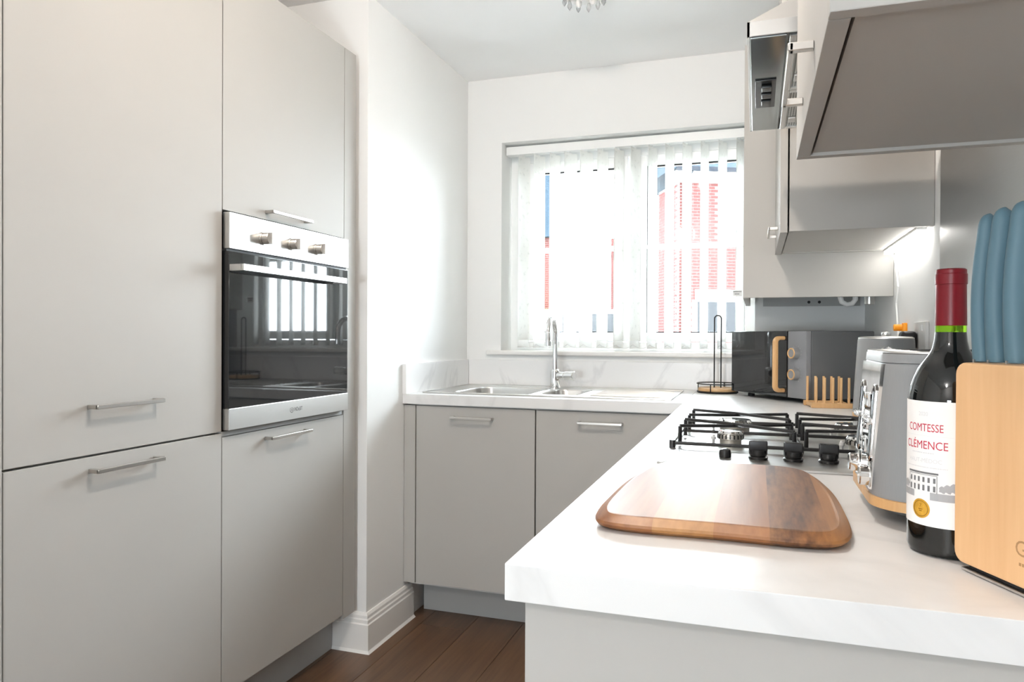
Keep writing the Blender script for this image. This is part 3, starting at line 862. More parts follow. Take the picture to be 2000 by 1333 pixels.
# ================================================================== gas hob
hb = thing('gas_hob', 'stainless steel four-burner gas hob with black pan supports and knobs', 'hob', (0.08, 1.63, ZT))
HX0, HX1, HYa, HYb = -0.172, 0.336, 1.333, 1.922
rim = MB()
t_ = []
for off, z in ((0, ZT + 0.0006), (0.0015, ZT + 0.004), (0.012, ZT + 0.0075), (0.030, ZT + 0.0085), (0.040, ZT + 0.0065)):
    t_.append([(p[0], p[1], z) for p in rrect(HX0 + off, HYa + off, HX1 - off, HYb - off, max(0.004, 0.012 - off * 0.2), 4)])
rim.loft(t_, True, True)
pl = rim.build('hob_plate', 'oven_steel', hb, angle=25)
PZ = ZT + 0.0065
KN = [0.0045, 0.065, 0.1245, 0.186]
for kx in KN:
    ky = 1.413
    k = MB().lathe([(0.017, 0), (0.0175, 0.004), (0.0145, 0.006), (0.0165, 0.010), (0.0165, 0.017), (0.012, 0.019)], 26, (kx, ky, PZ + 0.0005))
    k.box((kx - 0.0165, ky - 0.0065, PZ + 0.015), (kx + 0.0165, ky + 0.0065, PZ + 0.034), 0.0025)
    setp(k.build('control_knob', 'black_plastic', hb), 'black control knob')
MB().lathe([(0.011, 0), (0.0115, 0.006), (0.0095, 0.014), (0.004, 0.0165)], 22, (-0.054, 1.413, PZ + 0.0005)).build('ignition_button', 'black_plastic', hb)
BU = [(-0.050, 1.592, 0.026), (-0.048, 1.815, 0.040), (0.205, 1.815, 0.034), (0.205, 1.592, 0.034)]
for bxx, by, br in BU:
    o = MB().lathe([(br * 0.85, 0), (br * 0.85, 0.010), (br, 0.012), (br, 0.020), (br * 0.92, 0.022)], 30, (bxx, by, PZ - 0.0005)).build('burner', 'burner_metal', hb)
    tee = MB()
    for j in range(20):
        a = 2 * PI * j / 20
        ca, sa = math.cos(a), math.sin(a)
        mt = Matrix.Translation((bxx + ca * br * 0.98, by + sa * br * 0.98, PZ + 0.017)) @ Matrix.Rotation(a, 4, 'Z')
        tee.box((-0.002, -0.0014, -0.004), (0.0016, 0.0014, 0.004), mtx=mt)
    tee.build('flame_port', 'black_enamel', o)
    MB().lathe([(br * 0.95, 0), (br * 0.98, 0.003), (br * 0.9, 0.007), (br * 0.3, 0.008)], 30, (bxx, by, PZ + 0.0216)).build('burner_cap', 'chrome', o)
    MB().cyl((bxx - br - 0.008, by - 0.012, PZ), (bxx - br - 0.008, by - 0.012, PZ + 0.020), 0.0028, 10).cyl((bxx - br - 0.008, by - 0.012, PZ + 0.010), (bxx - br - 0.008, by - 0.012, PZ + 0.016), 0.005, 10).build('spark_plug', 'socket_white', o)


def rod(b, pts, r=0.0040):
    b.tube(pts, r * 0.85, 8)
GZ, TZ = PZ + 0.010, ZT + 0.048
for gx0, gx1, bxx in ((-0.160, 0.076, -0.050), (0.082, 0.318, 0.205)):
    g = MB()
    rod(g, [(gx0, 1.498, GZ), (gx1, 1.498, GZ)], 0.0042); rod(g, [(gx0, 1.912, GZ), (gx1, 1.912, GZ)], 0.0042)
    rod(g, [(gx0, 1.498, GZ), (gx0, 1.912, GZ)], 0.0042); rod(g, [(gx1, 1.498, GZ), (gx1, 1.912, GZ)], 0.0042)
    rod(g, [(gx0, 1.704, GZ), (gx1, 1.704, GZ)], 0.0042)
    for cx in (gx0, gx1):
        for cy in (1.498, 1.912):
            g.cyl((cx, cy, PZ - 0.0002), (cx, cy, GZ + 0.006), 0.0062, 10)
    gr = setp(g.build('pan_support', 'black_enamel', hb), 'black enamelled pan support frame')
    for by in (1.592, 1.815):
        for sy in (-1, 1):
            f = MB()
            rod(f, [(gx0 + 0.012, by + sy * 0.062, GZ - 0.004), (gx0 + 0.012, by + sy * 0.062, TZ - 0.001)], 0.0048)
            rod(f, [(gx0 + 0.012, by + sy * 0.062, TZ), (bxx, by + sy * 0.004, TZ - 0.001 + 0.002 * sy), (gx1 - 0.004, by - sy * 0.062, TZ - 0.003)], 0.0042)
            rod(f, [(gx1 - 0.004, by - sy * 0.062, TZ - 0.003), (gx1 - 0.004, by - sy * 0.062, GZ - 0.004)], 0.0048)
            f.build('support_finger', 'black_enamel', gr)

# ================================================================== kitchen roll holder
rh = thing('kitchen_roll_holder', 'black wire kitchen roll holder with round wooden base by the window', 'holder', (-0.152, 3.135, ZT))
RX, RY = -0.152, 3.135
MB().lathe([(0.080, 0.0), (0.084, 0.004), (0.084, 0.006)], 40, (RX, RY, ZT + 0.0003)).build('foot_ring', 'black_matte', rh)
MB().lathe([(0.075, 0.0061), (0.078, 0.009), (0.078, 0.019), (0.075, 0.021)], 40, (RX, RY, ZT)).build('base', 'bamboo', rh)
b = MB(); b.tube([(RX + 0.083 * math.cos(a), RY + 0.083 * math.sin(a), ZT + 0.038) for a in [2 * PI * k / 40 for k in range(40)]], 0.0022, 8, closed=True)
for k in range(4):
    a = PI / 4 + k * PI / 2 + 0.5
    b.tube([(RX + 0.083 * math.cos(a), RY + 0.083 * math.sin(a), ZT + 0.004), (RX + 0.083 * math.cos(a), RY + 0.083 * math.sin(a), ZT + 0.038)], 0.0022, 8)
b.build('guard_ring', 'black_matte', rh)
pts = [(RX - 0.0135, RY, ZT + 0.02), (RX - 0.0135, RY, 1.218)] + [(RX - 0.0135 * math.cos(PI * k / 10), RY, 1.218 + 0.0135 * math.sin(PI * k / 10)) for k in range(1, 10)] + [(RX + 0.0135, RY, 1.218), (RX + 0.0135, RY, ZT + 0.02)]
MB().tube(pts, 0.0026, 8).build('upright_loop', 'black_matte', rh)

# ================================================================== microwave, turned in the corner
A0, A1 = Vector((-0.085, 3.045)), Vector((0.172, 2.70))
dv = (A1 - A0); MWW = dv.length
rz = math.atan2(dv.y, dv.x)
mw = thing('microwave', 'grey microwave with wood-effect handle and dials in the corner', 'microwave', (A0.x, A0.y, ZT), rz)
MZ0, MZ1, MDD = 0.015, 0.2555, 0.285
MB().box((0.0, 0.012, MZ0), (MWW, MDD, MZ1), 0.004).build('casing', 'microwave_side', mw, False)
dw = MWW - 0.098
dr = MB().box((0.001, -0.012, MZ0 + 0.002), (dw, 0.0115, MZ1 - 0.001), 0.003).build('door', 'black_glass', mw, False)
cpn = MB().box((dw + 0.0015, -0.010, MZ0 + 0.002), (MWW - 0.001, 0.0115, MZ1 - 0.001), 0.003).build('control_panel', 'microwave_panel', mw, False)
for kz in (0.176, 0.101):
    cx = dw + 0.046
    Mx = Matrix.Translation((cx, -0.0101, kz)) @ Matrix.Rotation(PI / 2, 4, 'X')
    dd = MB().lathe([(0.021, 0), (0.021, 0.002), (0.0195, 0.020), (0.018, 0.021)], 30, mtx=Mx).build('dial', 'appliance_grey', cpn, False)
    rings = []
    tr = [Mx @ Vector((0.0165 * math.cos(2 * PI * k / 30), 0.0165 * math.sin(2 * PI * k / 30), 0.0215)) for k in range(30)]
    MB().tube(tr, 0.0024, 6, closed=True).build('wood_ring', 'oak_trim', dd, False)
    tk = MB()
    for j in range(12):
        a = math.radians(-60 + 300 * j / 12)
        mt = Mx @ Matrix.Rotation(a, 4, 'Z')
        tk.box((0.0245, -0.0005, -0.0001), (0.0285, 0.0005, 0.0004), mtx=mt)
    tk.build('dial_marks', 'ink_grey', cpn, False)
hx = dw - 0.020
pts = []
for k in range(7):
    a = PI / 2 * k / 6
    pts.append((-0.020 - 0.020 * math.sin(a), 0.205 + 0.020 - 0.020 * (1 - math.cos(a)) - 0.0))
hp = [(-0.008, 0.229)] + [(-0.030 - 0.016 * math.sin(PI / 2 * k / 6), 0.213 + 0.016 * math.cos(PI / 2 * k / 6)) for k in range(7)] + \
     [(-0.046 + 0.016 * (1 - math.cos(PI / 2 * k / 6)), 0.057 - 0.016 * math.sin(PI / 2 * k / 6)) for k in range(7)] + [(-0.008, 0.041)]
ang_n = []
rings = []
for i, (py, pz) in enumerate(hp):
    q0 = Vector(hp[max(i - 1, 0)]); q1 = Vector(hp[min(i + 1, len(hp) - 1)])
    tdir = (q1 - q0).normalized(); nn = Vector((-tdir.y, tdir.x))
    ww, tt = 0.0105, 0.0075
    ring_ = []
    for k in range(12):
        a = 2 * PI * k / 12
        cxs = math.copysign(abs(math.cos(a)) ** 0.6, math.cos(a)) * ww; cys = math.copysign(abs(math.sin(a)) ** 0.6, math.sin(a)) * tt
        ring_.append((hx + cxs, py + nn.x * cys, pz + nn.y * cys))
    rings.append(ring_)
MB().loft(rings).build('door_handle', 'oak_trim', dr, False)
for fx, fy in ((0.06, 0.04), (MWW - 0.06, 0.04), (0.06, MDD - 0.04), (MWW - 0.06, MDD - 0.04)):
    MB().cyl((fx, fy, 0.0004), (fx, fy, MZ0 + 0.001), 0.013, 14).build('foot', 'black_matte', mw, False)

# ================================================================== wooden toast rack
tr = thing('toast_rack', 'small bamboo rack with upright pegs in front of the microwave', 'rack', (0.232, 2.60, ZT), math.radians(8))
for ya, yb, x0, x1 in ((-0.020, -0.002, -0.062, 0.066), (0.075, 0.093, -0.066, 0.060)):
    MB().box((x0, ya, 0.0003), (x1, yb, 0.017), 0.0015).build('rail', 'bamboo', tr, False)
MB().box((-0.060, -0.002, 0.003), (-0.040, 0.075, 0.015), 0.001).build('cross_bar', 'bamboo', tr, False)
MB().box((0.040, -0.002, 0.003), (0.060, 0.075, 0.015), 0.001).build('cross_bar', 'bamboo', tr, False)
for k, px in enumerate((-0.046, -0.020, 0.006, 0.031, 0.055)):
    MB().cyl((px, -0.011, 0.015), (px, -0.011, 0.100), 0.0042, 12, bev=0.0006).build('peg', 'bamboo', tr, False)
    MB().cyl((px - 0.008, 0.084, 0.015), (px - 0.008, 0.084, 0.100), 0.0042, 12, bev=0.0006).build('peg', 'bamboo', tr, False)

# dark box behind
db = thing('dark_canister', 'dark brown glossy square canister between toast rack and kettle', 'canister', (0.33, 2.45, ZT))
bx('canister_body', (0.322, 2.375, ZT + 0.0004), (0.392, 2.545, 1.040), 'dark_box', db, 0.004)
bx('canister_lid', (0.320, 2.373, 1.0405), (0.394, 2.547, 1.066), 'black_plastic', db, 0.004)

# ================================================================== kettle
kt = thing('electric_kettle', 'grey electric kettle with steel rim behind the toaster', 'kettle', (0.322, 2.10, ZT))
KC = (0.3195, 2.10, ZT)
MB().lathe([(0.074, 0.0004), (0.076, 0.004), (0.076, 0.016), (0.070, 0.020)], 40, KC).build('power_base', 'appliance_grey', kt)
MB().lathe([(0.076, 0.0205), (0.078, 0.026), (0.078, 0.034), (0.0775, 0.036)], 40, KC).build('wood_band', 'oak_trim', kt)
MB().lathe([(0.0775, 0.0362), (0.077, 0.05), (0.072, 0.14), (0.0665, 0.225), (0.0655, 0.229)], 48, KC).build('kettle_body', 'appliance_grey', kt)
lid = MB().lathe([(0.0657, 0.2292), (0.0655, 0.232), (0.060, 0.2345), (0.02, 0.236)], 48, KC).build('lid', 'steel', kt)
MB().lathe([(0.010, 0.236), (0.012, 0.240), (0.011, 0.246), (0.004, 0.248)], 20, KC).build('lid_knob', 'chrome', lid)
da = math.atan2(-KC[1], -KC[0]) + 0.05
dc = Vector((KC[0] + 0.0655 * math.cos(da), KC[1] + 0.0655 * math.sin(da), ZT + 0.196))
MB().cyl(dc, dc + Vector((math.cos(da), math.sin(da), 0.06)) * 0.008, 0.017, 24, r1=0.013, bev=0.001).build('temperature_dial', 'chrome', kt)
MB().tube([(KC[0] + 0.012, KC[1] + 0.064, ZT + 0.215), (KC[0] + 0.018, KC[1] + 0.095, ZT + 0.215), (KC[0] + 0.020, KC[1] + 0.108, ZT + 0.19), (KC[0] + 0.020, KC[1] + 0.108, ZT + 0.09), (KC[0] + 0.014, KC[1] + 0.073, ZT + 0.06)], 0.009, 10).build('kettle_handle', 'oak_trim', kt)

# ================================================================== toaster
to = thing('toaster', 'grey four-slice toaster with chrome end, levers and oak-effect band', 'toaster', (0.27, 1.12, ZT))
TX0, TX1, TY0, TY1 = 0.136, 0.402, 0.962, 1.222


def tring(z, off, r=0.055):
    return [(p[0], p[1], ZT + z) for p in rrect(TX0 + off, TY0 + off, TX1 - off * 0.3, TY1 - off, r, 8)]
MB().loft([tring(0.012, 0.022), tring(0.022, 0.010)]).build('base', 'appliance_grey', to)
MB().loft([tring(0.0222, 0.0020), tring(0.0225, 0.0), tring(0.034, 0.0), tring(0.0345, 0.002)]).build('wood_band', 'oak_trim', to)
bd = MB().loft([tring(0.0347, 0.0022), tring(0.05, 0.003), tring(0.18, 0.0125), tring(0.1975, 0.0138), tring(0.2000, 0.0150)]).build('body', 'appliance_grey', to)
MB().loft([tring(0.2006, 0.0140), tring(0.2110, 0.0150), tring(0.2125, 0.0165)]).build('top_cover', 'appliance_grey', to)
MB().loft([tring(0.2126, 0.0158), tring(0.2142, 0.0160), tring(0.2150, 0.0185)]).build('top_rim', 'steel', to)
for k, yy in enumerate((1.015, 1.060, 1.120, 1.165)):
    bx('bread_slot', (TX0 + 0.055, yy - 0.009, ZT + 0.2146), (TX1 - 0.035, yy + 0.009, ZT + 0.2156), 'black_matte', to)
# chrome end plate following the sloping end
sl = (0.0125 - 0.003) / 0.13


def ex(z): return TX0 + 0.003 + (z - 0.05) * sl
ep = MB()
for (z0, z1) in ((0.040, 0.1985),):
    ya, yb = TY0 + 0.050, TY1 - 0.050
    ep.loft([[(ex(z0) - 0.0012, ya, ZT + z0), (ex(z0) - 0.0012, yb, ZT + z0), (ex(z0) + 0.004, yb, ZT + z0), (ex(z0) + 0.004, ya, ZT + z0)],
             [(ex(z1) - 0.0012, ya, ZT + z1), (ex(z1) - 0.0012, yb, ZT + z1), (ex(z1) + 0.004, yb, ZT + z1), (ex(z1) + 0.004, ya, ZT + z1)]])
epo = setp(ep.build('end_plate', 'chrome', to), 'polished chrome end plate')
for yy in (1.036, 1.142):
    s = MB()
    out = rrect(-0.009, 0.075, 0.009, 0.168, 0.0088, 6)
    s.loft([[(ex(p[1]) - 0.0011, yy + p[0], ZT + p[1]) for p in out], [(ex(p[1]) - 0.0020, yy + p[0], ZT + p[1]) for p in out]])
    s.build('lever_slot', 'black_matte', epo, smooth=False)
    rp = [(ex(p[1]) - 0.002, yy + p[0] * 1.35, ZT + 0.1215 + (p[1] - 0.1215) * 1.05) for p in out]
    MB().tube(rp, 0.0016, 6, closed=True).build('slot_rim', 'chrome', epo)
    MB().box((ex(0.125) - 0.010, yy - 0.012, ZT + 0.120), (ex(0.125) - 0.001, yy + 0.014, ZT + 0.129), 0.002).build('lever', 'chrome', epo)
    k = MB().cyl((ex(0.055) - 0.014, yy - 0.012, ZT + 0.0555), (ex(0.055) - 0.0005, yy - 0.012, ZT + 0.0555), 0.0125, 28, bev=0.0015)
    k.build('browning_knob', 'chrome', epo)
    MB().cyl((ex(0.055) - 0.0022, yy - 0.012, ZT + 0.0555), (ex(0.055) - 0.0014, yy - 0.012, ZT + 0.0555), 0.0175, 28).build('knob_scale', 'steel', epo)
for kz in (0.148, 0.118, 0.088):
    for yy in (1.078, 1.102):
        MB().box((ex(kz) - 0.0045, yy - 0.009, ZT + kz - 0.0095), (ex(kz) - 0.001, yy + 0.009, ZT + kz + 0.0095), 0.002).build('push_button', 'chrome', epo)
for fx, fy in ((TX0 + 0.055, TY0 + 0.045), (TX1 - 0.05, TY0 + 0.045), (TX0 + 0.055, TY1 - 0.045), (TX1 - 0.05, TY1 - 0.045)):
    MB().cyl((fx, fy, ZT + 0.0003), (fx, fy, ZT + 0.0125), 0.011, 16).build('foot', 'appliance_grey', to)

# ================================================================== chopping board of acacia staves
cb = thing('chopping_board', 'glossy acacia chopping board of joined staves lying by the hob', 'chopping board', (-0.04, 1.05, ZT))
ctrl = [(-0.172, 0.852), (-0.04, 0.846), (0.078, 0.848), (0.098, 0.872), (0.108, 1.02), (0.101, 1.16), (0.080, 1.262), (0.055, 1.285), (-0.04, 1.290), (-0.128, 1.282), (-0.156, 1.262), (-0.182, 1.14), (-0.190, 1.02), (-0.186, 0.876)]


def catmull(P, n=7):
    out = []
    L = len(P)
    for i in range(L):
        p0, p1, p2, p3 = [Vector(P[(i + k - 1) % L]) for k in range(4)]
        d0, d1, d2 = (p1 - p0).length ** 0.5, (p2 - p1).length ** 0.5, (p3 - p2).length ** 0.5
        t0, t1 = 0, d0; t2 = t1 + d1; t3 = t2 + d2
        for k in range(n):
            t = t1 + (t2 - t1) * k / n
            a1 = (t1 - t) / (t1 - t0) * p0 + (t - t0) / (t1 - t0) * p1
            a2 = (t2 - t) / (t2 - t1) * p1 + (t - t1) / (t2 - t1) * p2
            a3 = (t3 - t) / (t3 - t2) * p2 + (t - t2) / (t3 - t2) * p3
            b1 = (t2 - t) / (t2 - t0) * a1 + (t - t0) / (t2 - t0) * a2
            b2 = (t3 - t) / (t3 - t1) * a2 + (t - t1) / (t3 - t1) * a3
            out.append(tuple((t2 - t) / (t2 - t1) * b1 + (t - t1) / (t2 - t1) * b2))
    return out
outl = catmull(ctrl)
full = bmesh.new()
cen = Vector((-0.04, 1.066))


def inset(d): return [(p[0] - d * (p[0] - cen.x) / 0.14, p[1] - d * (p[1] - cen.y) / 0.22) for p in outl]
board = MB().loft([[(p[0], p[1], ZT + z) for p in inset(d)] for d, z in ((0.010, 0.0004), (0.002, 0.005), (0.0, 0.0085), (0.0015, 0.0115), (0.012, 0.0185), (0.015, 0.0192))])
cuts = [-0.25, -0.113, -0.0445, 0.0155, 0.079, 0.2]
mats_ = ['acacia_a', 'acacia_b', 'acacia_a', 'acacia_c', 'acacia_b']
for k in range(5):
    t = board.bm.copy()
    for xx, inner in ((cuts[k], False), (cuts[k + 1], True)):
        r_ = bmesh.ops.bisect_plane(t, geom=t.verts[:] + t.edges[:] + t.faces[:], plane_co=(xx, 0, 0), plane_no=(1, 0, 0) if inner else (-1, 0, 0), clear_outer=True)
        eds = [e for e in r_['geom_cut'] if isinstance(e, bmesh.types.BMEdge)]
        if eds: bmesh.ops.edgeloop_fill(t, edges=eds)
    MB().merge(t).build('stave', mats_[k], cb, angle=12)
board.bm.free()

# ================================================================== wine bottle
BX, BY, BR = 0.1995, 0.897, 0.0405
bo = thing('wine_bottle', 'dark red wine bottle with white label and red capsule', 'bottle', (BX, BY, ZT))
BC = (BX, BY, 0)
z = lambda v: 1.2156 - (v - 528) * 0.000559
MB().lathe([(0.024, ZT + 0.004), (0.034, ZT + 0.0005), (0.0385, ZT + 0.002), (BR, ZT + 0.008), (BR, 1.0748), (0.0400, 1.080), (0.0382, 1.090), (0.0354, 1.099), (0.0312, 1.109), (0.0262, 1.1165), (0.0212, 1.1235), (0.0178, 1.130), (0.0160, 1.138), (0.0150, 1.1480)], 64, BC).build('bottle_glass', 'bottle_dark', bo)
MB().lathe([(0.0150, 1.1481), (0.0148, 1.1555)], 40, BC, cap=False).build('green_neck', 'bottle_green', bo)
cap_ = MB().lathe([(0.0150, 1.1550), (0.0153, 1.1556), (0.0146, 1.198), (0.0146, 1.1992), (0.0154, 1.1998), (0.0154, 1.2105), (0.0148, 1.2112), (0.0148, 1.2150), (0.0132, 1.2164), (0.004, 1.2166)], 48, BC).build('capsule', 'capsule_red', bo)
LA = math.radians(221)


def wrap(s, zz, e=0.0003):
    a = LA + s / BR
    return (BX + (BR + e) * math.cos(a), BY + (BR + e) * math.sin(a), zz)
b = MB()
N = 40
hl = math.radians(98) * BR
b.loft([[wrap(-hl + 2 * hl * k / N, zz, e) for k in range(N + 1)] for zz, e in ((0.9425, 0.0001), (0.9425, 0.0003), (1.0745, 0.0003), (1.0745, 0.0001))], False, False)
lb = setp(b.build('label', 'paper', bo), 'white paper label with red lettering, engraved house and gold seal')


def lettering(name, s, size, zc, m, xs=1.0, s0=0.0):
    return polys_obj(name, text_polys(s, size, 'CENTER', xs), lambda px, py: wrap(px + s0, zc + py, 0.0006), m, lb)
lettering('lettering', 'COMTESSE', 0.0118, 1.0425, 'ink_red', 0.72)
lettering('lettering', 'CL\u00c9MENCE', 0.0122, 1.0240, 'ink_red', 0.82)
lettering('lettering', '2020', 0.0060, 1.0590, 'ink_light', 0.9)
lettering('lettering', 'HAUT-M\u00c9DOC', 0.0062, 1.0095, 'ink_light', 0.95)


def rect_on(b, s0, s1, z0, z1, e=0.0006):
    n = max(1, int(abs(s1 - s0) / 0.004))
    for k in range(n):
        a, c = s0 + (s1 - s0) * k / n, s0 + (s1 - s0) * (k + 1) / n
        b.poly([wrap(a, z0, e), wrap(c, z0, e), wrap(c, z1, e), wrap(a, z1, e)])
b = MB()
for zz_, s_a, s_b, st in ((1.0192, -0.014, 0.012, 0.0024), (1.0040, -0.026, 0.024, 0.0016)):
    s_ = s_a
    while s_ < s_b:
        rect_on(b, s_, s_ + st * random.uniform(0.5, 0.9), zz_, zz_ + 0.0010); s_ += st
rect_on(b, -0.026, 0.030, 1.0378, 1.0380)
b.build('small_print', 'ink_light', lb, smooth=False)
b = MB()
rect_on(b, -0.020, 0.016, 0.9975, 0.9995); rect_on(b, -0.019, 0.015, 0.9962, 0.9967)
for k in range(6):
    s0 = -0.017 + k * 0.0056
    rect_on(b, s0, s0 + 0.0024, 0.9885, 0.9938); rect_on(b, s0, s0 + 0.0024, 0.9795, 0.9855)
rect_on(b, -0.019, -0.0184, 0.978, 0.996); rect_on(b, 0.0144, 0.015, 0.978, 0.996)
b.build('house_print', 'ink_dark', lb, smooth=False)
b = MB()
for s0, zz, rr in ((-0.024, 0.984, 0.0042), (-0.0285, 0.983, 0.004), (0.020, 0.983, 0.0036), (0.025, 0.984, 0.0044), (0.031, 0.9850, 0.005), (0.037, 0.984, 0.0045), (0.042, 0.985, 0.005)):
    b.poly([wrap(s0 + rr * (1 + 0.18 * math.cos(5 * a)) * math.cos(a), zz + rr * (1 + 0.18 * math.sin(4 * a)) * math.sin(a), 0.0006) for a in [2 * PI * k / 16 for k in range(16)]])
rect_on(b, -0.034, -0.011, 0.9715, 0.9785); rect_on(b, 0.008, 0.05, 0.9705, 0.9785)
b.build('garden_print', 'ink_grey', lb, smooth=False)
sc_, zc_ = -0.002, 0.9600
b = MB()
for j in range(5):
    ra, rb = 0.0102 * j / 5, 0.0102 * (j + 1) / 5
    for k in range(32):
        a0, a1 = 2 * PI * k / 32, 2 * PI * (k + 1) / 32
        q = lambda r, a: wrap(sc_ + r * math.cos(a), zc_ + r * math.sin(a), 0.0008)
        b.poly([q(rb, a0), q(rb, a1), q(0, 0)] if j == 0 else [q(ra, a0), q(rb, a0), q(rb, a1), q(ra, a1)])
ml = b.build('gold_seal', 'gold_foil', lb, smooth=False)
b = MB()
for k in range(32):
    a0, a1 = 2 * PI * k / 32, 2 * PI * (k + 1) / 32
    b.poly([wrap(sc_ + r * math.cos(a), zc_ + r * math.sin(a), 0.0010) for r, a in ((0.0078, a0), (0.0085, a0), (0.0085, a1), (0.0078, a1))])
for row, wd in ((-0.001, 0.005), (-0.003, 0.0035)):
    rect_on(b, sc_ - wd / 2, sc_ + wd / 2, zc_ + row, zc_ + row + 0.0009, 0.0010)
b.build('seal_print', 'gold_dark', ml, smooth=False)
polys_obj('seal_print', text_polys('7', 0.005, 'CENTER'), lambda px, py: wrap(sc_ + px, zc_ + 0.0016 + py, 0.0010), 'gold_dark', ml)

# ================================================================== knife block
P0, P1 = Vector((0.1895, 0.8345)), Vector((0.2262, 0.7525))
dv = (P1 - P0).normalized()
rz = math.atan2(dv.y, dv.x)
kb = thing('knife_block', 'beech knife block on a steel foot at the right edge', 'knife block', (P0.x, P0.y, ZT), rz)
KL, KD = 0.150, 0.088
MB().box((0.006, 0.004, 0.0003), (KL, KD - 0.004, 0.0032), 0.0005, 1).build('foot_plate', 'steel', kb, False)
MB().box((0.012, 0.008, 0.0032), (KL - 0.006, KD - 0.008, 0.0085), 0.0005, 1).build('shadow_gap', 'black_matte', kb, False)
bk = MB()
t = bmesh.new()
bmesh.ops.create_cube(t, size=1.0)
bmesh.ops.transform(t, matrix=Matrix.Translation((KL / 2, KD / 2, 0.108)) @ Matrix.Diagonal((KL, KD, 0.199, 1)), verts=t.verts[:])
ve = [e for e in t.edges if abs((e.verts[0].co - e.verts[1].co).normalized().y) > 0.9]
bmesh.ops.bevel(t, geom=ve, offset=0.012, segments=5, affect='EDGES', profile=0.5)
ed = [e for e in t.edges if e.calc_length() > 0 and len(e.link_faces) == 2 and e.calc_face_angle(0) > 1.0]
bmesh.ops.bevel(t, geom=ed, offset=0.003, segments=2, affect='EDGES', profile=0.5)
blk = bk.merge(t).build('block', 'beech', kb, False)
polys_obj('engraved_lettering', text_polys('Gl', 0.0200, 'LEFT', 1.0), lambda px, py: (0.079 + px, -0.0003, 0.0375 + py), 'engraving', blk, False)
b = MB()
for k in range(6): b.box((0.084 + k * 0.0035, -0.0003, 0.0285), (0.0862 + k * 0.0035, 0.0002, 0.0312))
b.build('engraved_small_print', 'engraving', blk, False)
# slots are covered by the handles; the knives are things of their own
W = WM[kb.name]
for k, (lx, ly, top, wdt, lab) in enumerate(((0.010, 0.022, 0.356, 0.013, 'smallest blue-grey knife handle, leftmost in the knife block'),
                                             (0.029, 0.022, 0.359, 0.015, 'middle blue-grey knife handle in the knife block'),
                                             (0.052, 0.022, 0.361, 0.018, 'largest blue-grey knife handle, nearest in the knife block'))):
    base = W @ Vector((lx, ly, 0.2085))
    kn = thing('kitchen_knife', lab, 'knife', base, rz, group='knives in the block')
    hh = top - 0.2085
    rings = []
    for j in range(21):
        tt = [k_ / 14 * 0.90 for k_ in range(15)][j] if j < 15 else 0.90 + 0.10 * math.sin(PI / 2 * (j - 14) / 6)
        rd = 1.0 if j < 15 else max(0.12, math.cos(PI / 2 * (j - 14) / 6)) ** 0.6
        zz = hh * tt
        # broad side: slim at the bolster, fullest at mid length, tip sloping
        wl = -0.0085 - 0.0045 * math.sin(PI * min(1, tt * 1.15) * 0.9)
        wr = 0.0085 + wdt * 0.45 * math.sin(PI * 0.55 * tt) + 0.001
        shift = 0.006 * tt * tt
        cm_ = (wl + wr) / 2 + 0.002 * (1 - rd); wl, wr = cm_ + (wl - cm_) * rd, cm_ + (wr - cm_) * rd
        cx, hwid = (wl + wr) / 2 + shift, (wr - wl) / 2
        thk = (0.0080 + 0.001 * (k > 0)) * rd
        zt = lambda q: zz - 0.007 * (q + 0.5) * max(0, tt - 0.5) * 2
        rings.append([(thk * math.sin(a), cx + hwid * math.copysign(abs(math.cos(a)) ** 0.8, math.cos(a)), zt(math.cos(a) * 0.5)) for a in [2 * PI * m / 20 for m in range(20)]])
    MB().loft(rings).build('knife_handle', 'knife_blue', kn, False)
    MB().box((-0.001, -0.010, -0.15), (0.001, 0.010, 0.002)).build('blade', 'steel', kn, False)

# ================================================================== socket, plug and fitting on the right wall
so = thing('wall_socket', 'white double socket plate on the right wall behind the kettle', 'socket', (XE, 2.17, 1.10))
bx('socket_plate', (XE - 0.009, 2.095, 1.098), (XE - 0.0003, 2.245, 1.185), 'socket_white', so, 0.002)
bx('switch', (XE - 0.012, 2.125, 1.160), (XE - 0.0085, 2.138, 1.176), 'socket_white', so, 0.001)
b = MB().box((XE - 0.050, 2.178, 1.108), (XE - 0.0095, 2.228, 1.160), 0.012, 4)
o = b.build('mains_plug', 'plug_black'); setp(o, 'black mains plug pushed into the socket on the right wall', 'plug')
of = thing('orange_fitting', 'small orange fitting fixed to the right wall beside the socket', 'fitting', (XE, 2.40, 1.13))
bx('fitting_plate', (XE - 0.012, 2.375, 1.120), (XE - 0.0003, 2.400, 1.186), 'orange_plastic', of, 0.003)
MB().cyl((XE - 0.034, 2.395, 1.172), (XE - 0.010, 2.395, 1.172), 0.010, 18, bev=0.002).build('fitting_knob', 'orange_plastic', of)

# ================================================================== outdoors
GZ_ = -0.2
o = bx('ground', (-40, YB + 0.4, GZ_ - 0.2), (40, 60, GZ_), 'tarmac'); setp(o, 'grey street surface outside the window', 'street', kind='structure')
o = bx('pavement', (-40, 8.5, GZ_), (40, 11.0, GZ_ + 0.1), 'paving'); setp(o, 'pale pavement strip outside across the street', 'pavement', kind='structure')

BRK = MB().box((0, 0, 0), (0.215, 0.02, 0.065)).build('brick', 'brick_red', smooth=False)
brick_mesh = BRK.data; bpy.data.objects.remove(BRK)


